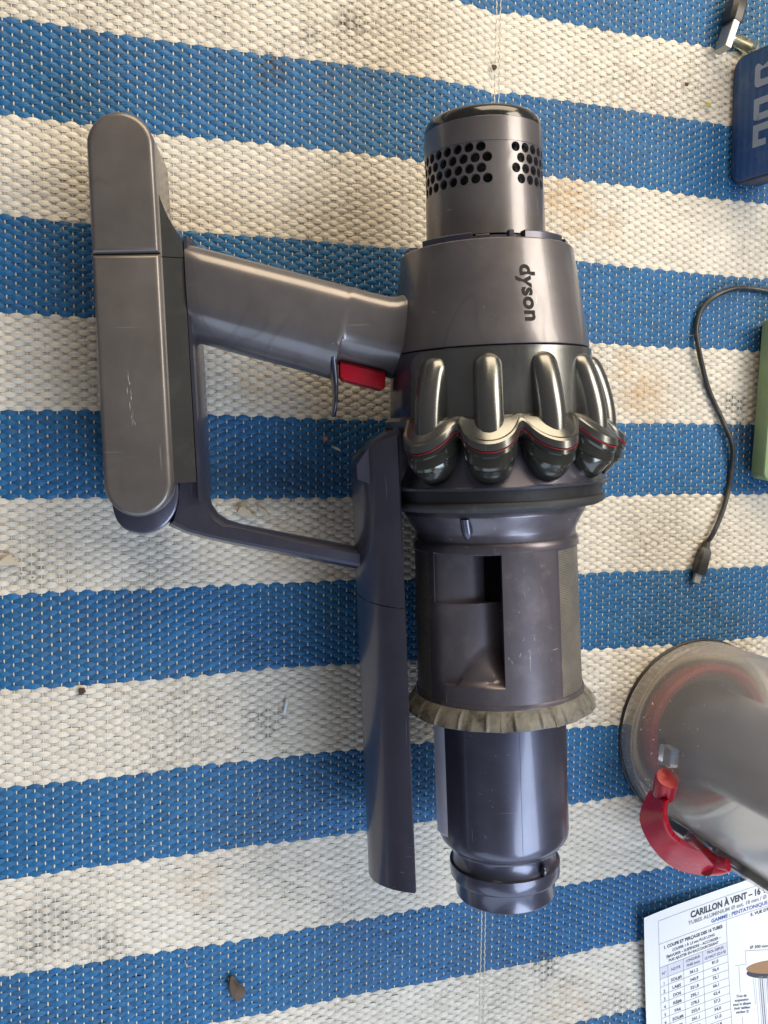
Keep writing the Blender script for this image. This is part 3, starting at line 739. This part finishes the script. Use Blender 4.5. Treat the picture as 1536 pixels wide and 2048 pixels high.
bpart('base_ring', turn([(1.0, 61.6), (1.2, 62.7), (2.4, 62.8), (2.9, 62.2), (2.9, 61.4)], 128), 'black')
bpart('bin_base', turn([(4.0, 52), (3.6, 50), (3.6, 30), (6, 27), (6, .2)], 96), 'iron_dark')
bpart('lid_seal', turn([(4.4, 55.6), (6.0, 55.2), (6.6, 53.8), (6.0, 52.4), (4.2, 52)], 96), plastic('tan_seal', (.33, .27, .19), 0, .6, dust=.5))
bpart('red_ring', turn([(5, 49), (14, 48.4), (16, 46), (14, 42.5), (5, 41)], 96), 'red_dark')
bpart('inner_sleeve', turn([(5, 36), (24, 33), (60, 31.4), (140, 31.2)], 64), 'iron_dark')
def polar(a, r, z): return (r * cos(rad(a)), r * sin(rad(a)), z)
def vbar(a, r0, r1, w, z0, z1):
    c = [(r0, -w), (r1, -w), (r1, w), (r0, w)]; V = []
    for z in (z0, z1): V += [(r * cos(rad(a)) - t * sin(rad(a)), r * sin(rad(a)) + t * cos(rad(a)), z) for r, t in c]
    return V, [(0, 1, 2, 3), (4, 5, 6, 7)] + [(i, (i + 1) % 4, 4 + (i + 1) % 4, 4 + i) for i in range(4)]
bpart('rail', vbar(237, 61.5, 66.5, 5.6, 3, 196), 'black')
bpart('rail_edge', vbar(230.4, 60.5, 67.5, 1.0, 3, 196), 'clear'); bpart('rail_edge', vbar(243.8, 60.5, 68.5, 1.2, 3, 196), 'clear')
bpart('hinge_block', vbar(175, 59.5, 66, 5.5, 50, 61), 'clear'); bpart('hinge_block', vbar(262, 61, 72, 6, 32, 44), 'clear')
bpart('slide_clip', vbar(228, 61.5, 66, 2.6, 78, 96), 'clear'); bpart('rail_tab', vbar(236, 66.5, 67.6, 4.6, 52, 70), 'clear')
# red lever: flared C band from pivot to pivot
top_c = smooth([(-66.8, -20.8, 59), (-68.3, -28.7, 60), (-65, -38.7, 60), (-57.7, -46.5, 60), (-48.9, -51.3, 60), (-39.2, -55.8, 60), (-31.3, -60.3, 59)], 5)
bot_c = smooth([(-66.2, -21.6, 41), (-71.5, -36.3, 40), (-67, -50.3, 40), (-56.3, -64.6, 40), (-43.3, -74.9, 40), (-26.7, -81.2, 40), (-14, -83.6, 40)], 5)
rows = []
for t_, b_ in zip(top_c, bot_c):
    t_, b_ = Vector(t_), Vector(b_); o_ = Vector((t_.x, t_.y, 0)).normalized()
    m_ = t_ * .4 + b_ * .6 + o_ * .5
    rows.append([tuple(t_ + o_ * 1.2), tuple(t_ + o_ * .2 + Vector((0, 0, .8))), tuple(t_ - o_ * 2.6 + Vector((0, 0, .3))), tuple(t_ - o_ * 2.8 + Vector((0, 0, -2.5))), tuple(t_ - o_ * 1.4 + Vector((0, 0, -4))), tuple(b_ - o_ * 2.6), tuple(b_), tuple(m_)])
lever = bpart('release_lever', grid(rows, closed=True, caps=True), 'red', sharp=24)
def post(x, y, r, z0, z1, n=28):
    return grid([[(x + q * cos(2 * pi * k / n), y + q * sin(2 * pi * k / n), z) for k in range(n)] for q, z in ((r, z0), (r, z1 - .6), (r - .6, z1))], closed=True, caps=True)
bpart('pivot', tube([(-64.5, -7.0, 57.5), (-64.4, -7.6, 57.0), (-60.5, -20, 49)], lambda t: 6.6 + .6 * min(1, t * 30), 28), 'red', parent=lever, sharp=40); bpart('pivot', tube([(-24, -74, 44), (-12, -76.5, 41), (-5, -77, 39)], 6.0, 24), 'red', parent=lever, sharp=40)
# small red latch in the rail
lt = smooth([(-47, -45.5, 60), (-48, -46.5, 67), (-48.5, -48, 76), (-48.5, -49, 86), (-47, -48.5, 92)], 4)
bpart('latch', tube(lt, lambda t: 2.6 + 1.6 * t, 14, squash=.6), 'red', sharp=50)
bpart('latch_cover', vbar(224, 63.5, 69.5, 3.6, 58, 74), 'clear')

# ------------------------------------------------------------------ the printed sheet
def paper_material():
    n = N('paper'); n.set(Base_Color=n.mix(n.noise(20, 4), (.76, .77, .80), (.70, .71, .75)), Roughness=.75, Normal=n.bump(n.noise(150, 4), .15, .0005)); return n.m
M['paper'] = paper_material()
def ink(name, col): n = N(name); n.set(Base_Color=n.mix(n.noise(800, 2), col, tuple(min(1, x + .03) for x in col)), Roughness=.7); return n.m
M['ink_dark'] = ink('ink_dark', (.035, .035, .05)); M['ink_blue'] = ink('ink_blue', (.035, .085, .30)); M['ink_grey'] = ink('ink_grey', (.20, .20, .23)); M['ink_wood'] = ink('ink_brown', (.30, .17, .08)); M['ink_head'] = ink('ink_header', (.56, .57, .66))
pang = rad(6.4)
pap = empty('printed_sheet', (351.9, -579.6, 0), (0, 0, pang)); tag(pap, 'white printed plan sheet with a table and wind chime drawing, below the red lever', 'paper')
def pz(u, v): return 3.4 + 7.0 * math.exp(-max(u, 0) / 38) * max(0., 1 - max(v, 0) / 85) ** 1.3 + .5 * sin(u / 23 + v / 41)
def psheet():
    rows = []
    for z_off in (0, -.12):
        pass
    U_ = [-.0 + 210 * i / 60 for i in range(61)]; V_ = [297 * (j / 70) for j in range(71)]
    top = [[(u, -v, pz(u, v)) for u in U_] for v in V_]; return grid(top)
link('sheet', mesh(*psheet()), 'paper', pap)
def on_paper(V, F, lift=.10): return [(x, y, pz(x, -y) + lift) for x, y, _ in V], F
def pline(u0, v0, u1, v1, w=.16):
    n = max(2, int(math.hypot(u1 - u0, v1 - v0) / 4)); d = Vector((u1 - u0, v1 - v0)).normalized(); nn = Vector((-d.y, d.x)) * w
    rows = [[(u0 + (u1 - u0) * i / n + s * nn.x, -(v0 + (v1 - v0) * i / n + s * nn.y), 0) for s in (-1, 1)] for i in range(n + 1)]
    V, F = grid(rows); return on_paper(V, F)
def ptext(s, u, v, cap, width=None, mat='ink_dark', align='LEFT', bold=0., rot=0.):
    V, F = text_mesh(s, cap / .70, (bold + .022) * cap, align)
    w = max(p[0] for p in V) - min(p[0] for p in V); k = 1.0 if not width else width / w
    V = [(u + x * k * cos(rot) - y * sin(rot), -v + y * cos(rot) + x * k * sin(rot), 0) for x, y, z in V]
    link('printed_text', mesh(*on_paper(V, F, .14), recalc=False), mat, pap)
lines = [pline(12.2, 6.8, 12.2, 200), pline(12.2, 6.8, 200, 6.0), pline(12.2, 24.2, 200, 24.0), pline(70.0, 24.1, 70, 200)]
for v in [41.8, 50.6] + [50.6 + 5.95 * k for k in range(1, 12)]: lines.append(pline(12.2, v, 70, v - .6))
for u in (18.9, 32.0, 48.6): lines.append(pline(u, 41.6, u, 116))
link('ruled_lines', mesh(*join(*lines), recalc=False), 'ink_grey', pap)
hv = grid([[(12.4 + (70 - 12.4) * i / 12, -v, 0) for i in range(13)] for v in (42.0, 45, 48, 50.3)]); link('table_header', mesh(*on_paper(*hv, .05), recalc=False), 'ink_head', pap)
ptext('CARILLON À VENT – 16 T', 39.6, 13.4, 4.7, 66.5, bold=.035)
ptext('TUBES ALUMINIUM Ø ext. 18 mm / Ø int', 37.4, 18.0, 2.7, 74.5, bold=.012, mat='ink_grey')
ptext('GAMME : PENTATONIQUE', 57.0, 22.6, 2.7, 49.5, bold=.012, mat='ink_blue')
ptext("5. VUE D'E", 91.2, 27.6, 2.2, 16.5, bold=.03)
ptext('1. COUPE ET PERÇAGE DES 16 TUBES', 15.9, 29.0, 2.3, 50.2, bold=.03)
ptext('COUPER 1 À 1,5 mm PLUS LONG', 23.0, 33.0, 2.0, 36.5, bold=.01)
ptext('ÉBAVURER – SUSPENDRE – ACCORDER –', 18.0, 36.6, 2.0, 46.5, bold=.01)
ptext('PUIS AJUSTER EN RACCOURCISSANT', 19.8, 39.8, 2.0, 42.8, bold=.01)
ptext('N°', 15.6, 47.8, 2.0, None, align='CENTER'); ptext('NOTE', 25.5, 47.3, 2.0, None, align='CENTER')
ptext('LONGUEUR', 40.3, 45.0, 1.9, 12, align='CENTER'); ptext('FINIE (mm)', 40.3, 48.6, 1.9, 11, align='CENTER')
ptext('TROU DEPUIS', 59.4, 44.6, 1.9, 14.5, align='CENTER'); ptext('LE HAUT (22,4 %)', 59.4, 48.2, 1.9, 18, align='CENTER')
for k, (a, b, c) in enumerate([('SOL#5', '361,2', '81,0'), ('LA#5', '340,9', '76,4'), ('DO6', '321,8', '72,1'), ('RÉ#6', '295,1', '66,1'), ('FA6', '278,5', '62,4'), ('SOL#6', '255,4', '57,3'), ('LA#6', '241,1', '54,0'), ('', '227,6', '51,0'), ('', '', '46,8')]):
    v = 55.2 + 5.95 * k
    ptext(str(k + 1) if k < 6 else ' ', 15.4, v + .4, 2.3, None, align='CENTER') if k < 6 else None
    if a: ptext(a, 25.8, v + .1, 2.3, None, align='CENTER', bold=.01)
    if b: ptext(b, 40.6, v - .5, 2.3, None, align='CENTER', bold=.01)
    ptext(c, 59.0, v - 1.6, 2.3, None, align='CENTER', bold=.01)
ptext('Ø 300 mm', 89.0, 51.6, 2.1, 15.6, bold=.01, rot=-.2)
for i, s in enumerate(['Trou de', 'suspension', 'sous le disque', '(voir tableau', 'section 3)']): ptext(s, 79.4, 85.6 + 3.0 * i, 1.9, None, align='CENTER', bold=.01, rot=-.2)
disc = [(95.5 + 30 * 0, 0)]
el = lambda cx, cy, rx, ry, n=40: [(cx + rx * cos(2 * pi * k / n), -(cy + ry * sin(2 * pi * k / n) + .2 * rx * cos(2 * pi * k / n)), 0) for k in range(n)]
dk = el(113, 71.6, 28, 5.4); lo = el(113, 75.0, 28, 5.6)
link('chime_disc_side', mesh(*on_paper(lo, [tuple(range(40))], .10), recalc=False), 'ink_dark', pap); link('chime_disc', mesh(*on_paper(dk, [tuple(range(40))], .16), recalc=False), 'ink_wood', pap)
ch = [pline(85.3, 52.1, 112, 58.6, .12), pline(85.2, 52.0, 85.1, 63, .10), pline(75.8, 60.6, 84.6, 62.2, .10), pline(78.9, 62.0, 78.8, 81.4, .12), pline(79.1, 100.5, 79.6, 130, .12)]
link('dimension_lines', mesh(*join(*ch), recalc=False), 'ink_dark', pap)
ct = [pline(u, 73.5 + .2 * (u - 90), u + .6, ve, w) for u, ve, w in ((90.5, 95, .12), (92.2, 128, .10), (94.7, 132, .14), (96.2, 118, .45), (98.0, 132, .5), (99.6, 132, .12), (101.0, 97, .14), (102.4, 130, .35), (103.4, 132, .12), (105, 130, .4), (107.5, 132, .2))]
link('chime_tubes', mesh(*join(*ct), recalc=False), 'ink_grey', pap)

# ------------------------------------------------------------------ speaker, cables, green box
def grille_material():
    n = N('blue_grille')
    mp = n.mapping((1100, 1100, 1100)); vo = n.add('ShaderNodeTexVoronoi', feature='F1'); vo.inputs['Scale'].default_value = .85; vo.inputs['Randomness'].default_value = 0.; n.link(mp, vo.inputs['Vector'])
    h = n.ramp(vo.outputs['Distance'], [(.2, 0.), (.5, 1.)]); d = n.ramp(n.noise(60, 5, .7), [(.55, 0.), (.75, .5)])
    n.set(Base_Color=n.mix(d, n.mix(h, (.012, .035, .11), (.022, .075, .22)), (.12, .15, .22)), Roughness=.5, Normal=n.bump(h, .5, .0004)); return n.m
M['grille'] = grille_material(); M['navy'] = plastic('navy_rubber', (.012, .022, .055), 0, .5, 0, dust=.2)
M['logo_grey'] = plastic('logo_print', (.27, .32, .42), 0, .5, 0, dust=.2)
spk = empty('speaker', (407, -51.5, 0), (0, 0, 0)); tag(spk, 'blue portable speaker with pale lettering standing on edge at the right side of the rug', 'speaker')
LEAN = .20
def lean(x, y, z): return (x * cos(LEAN) + z * sin(LEAN), y, z * cos(LEAN) - x * sin(LEAN))
fr = rounded([(41, 1.5), (41, 70), (-41, 70), (-41, 1.5)], 8.5, 6)     # (y, z) outline of the front
def sl(d, x): return [(x, y, z) for y, z in inset(fr, d)]
link('speaker_body', mesh(*xf(grid([sl(1.2, .8), sl(.2, 1.6), sl(0, 3), sl(1.5, 20), sl(5, 30), sl(9, 32)], closed=True, caps=True), lean), sharp=40), 'navy', spk)
link('grille', mesh(*xf(grid([sl(1.6, 2), sl(1.6, .5), sl(2.2, 0)], closed=True, caps=True), lean), sharp=40), 'grille', spk)
def block_letter(polys, y0):
    V, F = [], []
    for p in polys:
        k = len(V); V += [(-.25, y0 - q, 19.5 + (h if h <= 4.2 else 4.2 + (h - 4.2) * 1.8)) for q, h in p]; F.append(tuple(range(k, k + len(p))))
    return xf((V, F), lean)
J = rounded([(0, 5.2), (0, 0), (15, 0), (15, 21), (10.6, 21), (10.6, 4.2), (4.4, 4.2), (4.4, 8.4), (0, 8.4)], [2.8, 2.8, 3.2, .2, .2, 1, 1, .2, .2], 4)
Lt = rounded([(0, 0), (14, 0), (14, 7.4), (9.8, 7.4), (9.8, 4.2), (4.6, 4.2), (4.6, 21), (0, 21)], [.3, .6, .3, .3, .6, .8, .2, .2], 4)
for nm, polys, y0 in (('letter_j', [J], 31.0), ('letter_l', [Lt], -7.2),
                      ('letter_b', [rounded([(0, 0), (4.4, 0), (4.4, 21), (0, 21)], .4, 3), rounded([(4.3, 0), (13.6, 0), (13.6, 4.2), (4.3, 4.2)], [0, 3, 0, 0], 4), [(4.3, 8.6), (13, 8.6), (13, 12.4), (4.3, 12.4)], rounded([(4.3, 16.8), (13.2, 16.8), (13.2, 21), (4.3, 21)], [0, 0, 3, 0], 4), [(9.6, 4.1), (13.6, 2.5), (14, 3.5), (14, 9), (13, 9.4), (9.6, 9)], [(9.4, 12), (13, 11.5), (13.6, 12.4), (13.6, 18), (9.4, 17)]], 9.2)):
    link(nm, mesh(*block_letter(polys, y0), recalc=False), 'logo_grey', spk)

chg = empty('charging_cable', (398, -329, 0)); tag(chg, 'thin black cable looping across the rug to a small connector', 'cable')
pts = [(470, -166), (451.4, -160.6), (441.2, -158.6), (426.3, -157.6), (412.1, -159.1), (398.3, -164.6), (388.8, -173.7), (384.9, -185.9), (385.4, -197.4), (388.9, -208.7), (396.8, -226.6), (407.6, -246.3), (415.2, -263.0), (416.6, -276.5), (415.6, -291.7), (410.1, -307.0), (402.6, -322.1), (398.4, -329.5)]
link('cord', mesh(*tube(smooth([(x - 398, y + 329, 3.0 + 1.2 * sin(i * 1.7)) for i, (x, y) in enumerate(pts)], 5), 1.65, 10), sharp=60), 'cable', chg)
def plug_box(path, sizes, r=.25):
    """box swept along a path: sizes = (half width, half height)"""
    P = [Vector(p) for p in path]; rows = []
    for i, p in enumerate(P):
        t = (P[min(i + 1, len(P) - 1)] - P[max(i - 1, 0)]).normalized(); s = t.cross(Vector((0, 0, 1))).normalized(); w = s.cross(t); a, b = sizes[i]; c = min(a, b) * r * 2
        rows.append([tuple(p + s * x + w * y) for x, y in ((a, -b + c), (a, b - c), (a - c, b), (-a + c, b), (-a, b - c), (-a, -b + c), (-a + c, -b), (a - c, -b))])
    return grid(rows, closed=True, caps=True)
link('strain_relief', mesh(*plug_box([(0, .5, 3.4), (-1.4, -3.6, 3.6)], [(2.3, 2.2), (2.7, 2.6)])), 'cable', chg)
link('connector_body', mesh(*plug_box([(-1.3, -3.2, 3.8), (-2.0, -5.4, 4), (-4.4, -12.5, 4.2), (-6.4, -19.5, 4.2), (-6.9, -21, 4.2)], [(3.0, 2.6), (4.6, 3.4), (4.8, 3.6), (5.0, 3.6), (4.2, 3.0)])), 'cable', chg)
link('connector_tip', mesh(*plug_box([(-6.8, -20.5, 4.2), (-8.4, -26.6, 4.0)], [(3.0, 1.3), (2.9, 1.2)], .2)), 'chrome', chg)

usb = empty('usb_plug', (398, 8, 0)); tag(usb, 'black USB cable end with a bare metal plug pointing down beside the speaker', 'plug')
u0 = lambda x, y, z: (x - 398, y - 8, z)
link('cord', mesh(*tube(smooth([u0(416, 78, 5), u0(412, 52, 7), u0(408, 36, 9), u0(405.4, 27, 9.4)], 5), 2.0, 10), sharp=60), 'cable', usb)
link('plug_body', mesh(*plug_box([u0(406.2, 30, 9), u0(404.6, 25, 9), u0(402.6, 19, 9), u0(399.6, 8.5, 9), u0(399, 7, 9)], [(2.6, 2.6), (4.6, 5.0), (5.2, 6.6), (5.0, 6.6), (4.2, 6.0)])), 'cable', usb)
link('metal_shell', mesh(*plug_box([u0(399.4, 8, 9), u0(393.4, -9.6, 8.6)], [(2.35, 6.0), (2.35, 6.0)], .1)), 'chrome', usb)
link('shell_hole', mesh(*ball(u0(394.9, -1.5, 11), .9, 1.1, .8, 8, 5)), 'void', usb)
jk = empty('jack_plug', (408, 0, 0)); tag(jk, 'short metal plug with a translucent olive sleeve beside the blue speaker', 'plug')
link('sleeve', mesh(*tube([(-2, .6, 4.4), (0, 0, 4.6), (6, -1.8, 5), (14, -3.6, 5)], lambda t: 3.0 + 1.4 * min(1, t * 2), 16), sharp=50), 'clear_olive', jk)
link('barrel', mesh(*tube([(-7.6, 2.2, 4.2), (-3.6, 1.0, 4.3), (10, -2.6, 4.8)], 2.3, 16), sharp=50), 'chrome', jk)

gb = empty('green_box', (446, -228, 0)); tag(gb, 'flat green plastic case with rounded corner cut off by the right edge', 'case')
go = rounded([(-13.2, 50), (-18.4, -58.6), (60, -62), (60, 50)], [3, 6, 6, 3], 6)
link('lid', mesh(*layers([(inset(go, 2.2), 21), (inset(go, .7), 20.4), (go, 18.6), (inset(go, 1.5), 7), (inset(go, 2.5), 6.4)])), 'green', gb)
link('tray', mesh(*layers([(inset(go, 3), 6.6), (inset(go, 3.5), 5), (inset(go, 6), 2)])), 'navy', gb)

# ------------------------------------------------------------------ litter on the rug
def chip(name, pts, z, thick, mat, label, cat, jag=.3, group=None):
    cx = sum(p[0] for p in pts) / len(pts); cy = sum(p[1] for p in pts) / len(pts)
    r0 = random.Random(len(label)); P_ = smooth([(x - cx, y - cy, 0) for x, y in pts], 3, True)
    P_ = [(x + r0.uniform(-jag, jag), y + r0.uniform(-jag, jag)) for x, y, _ in P_]
    V, F = layers([(inset(P_, .5), lambda x, y: z + thick + .4 * sin(x) * thick), (P_, z + thick * .5), (inset(P_, .3), z)])
    o = link(name, mesh(V, F, sharp=25), mat); o.location = (cx * K, cy * K, 0)
    return tag(o, label, cat, group)
M['bark'] = plastic('bark', (.085, .060, .042), 0, .8, 0, dust=.6); M['straw'] = plastic('straw_bit', (.52, .46, .36), 0, .6, 0, dust=.3); M['pale'] = plastic('pale_bit', (.62, .74, .80), 0, .4)
M['leaf'] = plastic('leaf_bit', (.30, .30, .08), 0, .6)
chip('bark_chip', [(76.0, -575.5), (78.5, -574.6), (81.5, -579), (86.0, -585.4), (81.5, -589.4), (77.2, -586.5), (75.6, -580)], 1.4, 3.0, 'bark', 'dark brown wedge of bark on the lowest blue stripe', 'bark')
chip('tape_scrap', [(84, -300.6), (88.5, -303.2), (93, -307), (90.6, -308.8), (85.4, -306.2), (81, -304.2)], 1.6, 1.6, 'straw', 'torn scrap of pale tape inside the handle loop', 'scrap', .6)
chip('straw_curl', [(93, -300.6), (97, -303), (100.5, -307.5), (99, -308.6), (95, -304.6)], 1.4, 1.2, 'straw', 'small pale curl beside the torn scrap inside the handle loop', 'scrap', .4)
chip('white_sliver', [(109.6, -413.8), (110.9, -413.9), (109.4, -421.6), (108.2, -421.4)], 1.9, .6, 'pale', 'thin pale blue sliver on the white stripe left of the runner', 'sliver', .05)
chip('dead_insect', [(-4.4, -398.6), (-2.4, -398.2), (-1.0, -400.4), (-2.6, -402.4), (-4.6, -401.2)], 1.4, 1.8, 'bark', 'tiny black dead insect on a white stripe below the battery', 'insect', .5)
chip('frayed_flap', [(-44, -330), (-37.6, -324.8), (-33.4, -330.2), (-36.4, -331)], 1.6, 1.5, 'straw', 'frayed loose flap of rug tape at the left edge', 'flap', .3)
chip('pebble', [(234.0, -38.6), (236.6, -38.2), (237.2, -40.2), (235.0, -41.4)], 1.4, 1.4, 'bark', 'small brown pebble near the fold above the filter', 'pebble', .2)
chip('leaf_fragment', [(387.8, -41.0), (390.6, -40.6), (391.2, -43.2), (388.4, -43.8)], 1.4, .8, 'leaf', 'yellow green leaf fragment left of the speaker', 'leaf', .3)
chip('black_grain', [(370.6, -30.6), (372.6, -30.2), (373.0, -32.2), (371.2, -32.6)], 1.4, 1.4, 'bark', 'black grain on the white stripe left of the speaker', 'grain', .2)
chip('orange_crumb', [(131.2, -261.8), (133.4, -261.4), (133.8, -263.2), (131.8, -263.8)], 1.4, 1.2, plastic('orange_bit', (.50, .16, .06), 0, .6), 'orange crumb on the blue stripe under the trigger', 'crumb', .2)
chip('white_crumb', [(137.8, -266.6), (141.2, -268.2), (141.0, -269.2), (137.4, -267.6)], 1.5, 1.0, 'straw', 'white crumb on the blue stripe beside the orange one', 'crumb', .15)
def grit():
    V, F = [], []; r0 = random.Random(3)
    for i in range(1000):
        x, y = r0.uniform(-60, 470), r0.uniform(-680, 40)
        if i > 620:
            c_ = r0.choice([(424, -256, 10), (422, -238, 9), (424, -268, 10), (284, -606, 14), (98, -428, 10), (102, -60, 9), (124, -38, 8), (147, -27, 10), (-21, -530, 16), (330, -640, 20), (350, -42, 18), (385, -32, 10), (-30, -335, 10)]); x, y = r0.gauss(c_[0], c_[2]), r0.gauss(c_[1], c_[2] * .8)
        s = r0.choice([.16, .2, .24, .28, .35, .5]); z = 1.1 + float(rug_z(np.array([x]), np.array([y]))[0])
        k = len(V); a = r0.uniform(0, 6)
        pts_ = [(cos(a + j * 2.1) * s * r0.uniform(.7, 1.5), sin(a + j * 2.1) * s * r0.uniform(.6, 1.2)) for j in range(3)]
        V += [(x + p, y + q, z) for p, q in pts_] + [(x, y, z + s * .9)]; F += [(k, k + 1, k + 3), (k + 1, k + 2, k + 3), (k + 2, k, k + 3)]
    return V, F
def fibres():
    r0 = random.Random(8); parts = []
    for i in range(70):
        x, y = r0.uniform(-45, 460), r0.uniform(-670, 30); a = r0.uniform(0, 6.3); l = r0.uniform(2, 9); b = r0.uniform(-1.2, 1.2); w = r0.uniform(.05, .14); pts_ = []
        for k in range(7):
            t = k / 6; aa = a + b * t; pts_.append((x + l * t * cos(aa), y + l * t * sin(aa), 1.35 + float(rug_z(np.array([x]), np.array([y]))[0]) + .5 * sin(pi * t)))
        parts.append(tube(pts_, w, 4))
    return join(*parts)
tag(link('loose_fibres', mesh(*fibres(), recalc=False), 'straw'), 'thin pale loose fibres caught on the rug', 'fibre', kind='stuff')
def grit_material():
    n = N('grit'); n.set(Base_Color=n.ramp(n.noise(45, 2, .5), [(.42, (.02, .018, .015)), (.54, (.10, .065, .04)), (.66, (.50, .46, .38))]), Roughness=.8); return n.m
tag(link('grit', mesh(*grit(), recalc=False), grit_material()), 'fine dark and pale grit scattered over the rug', 'grit', kind='stuff')
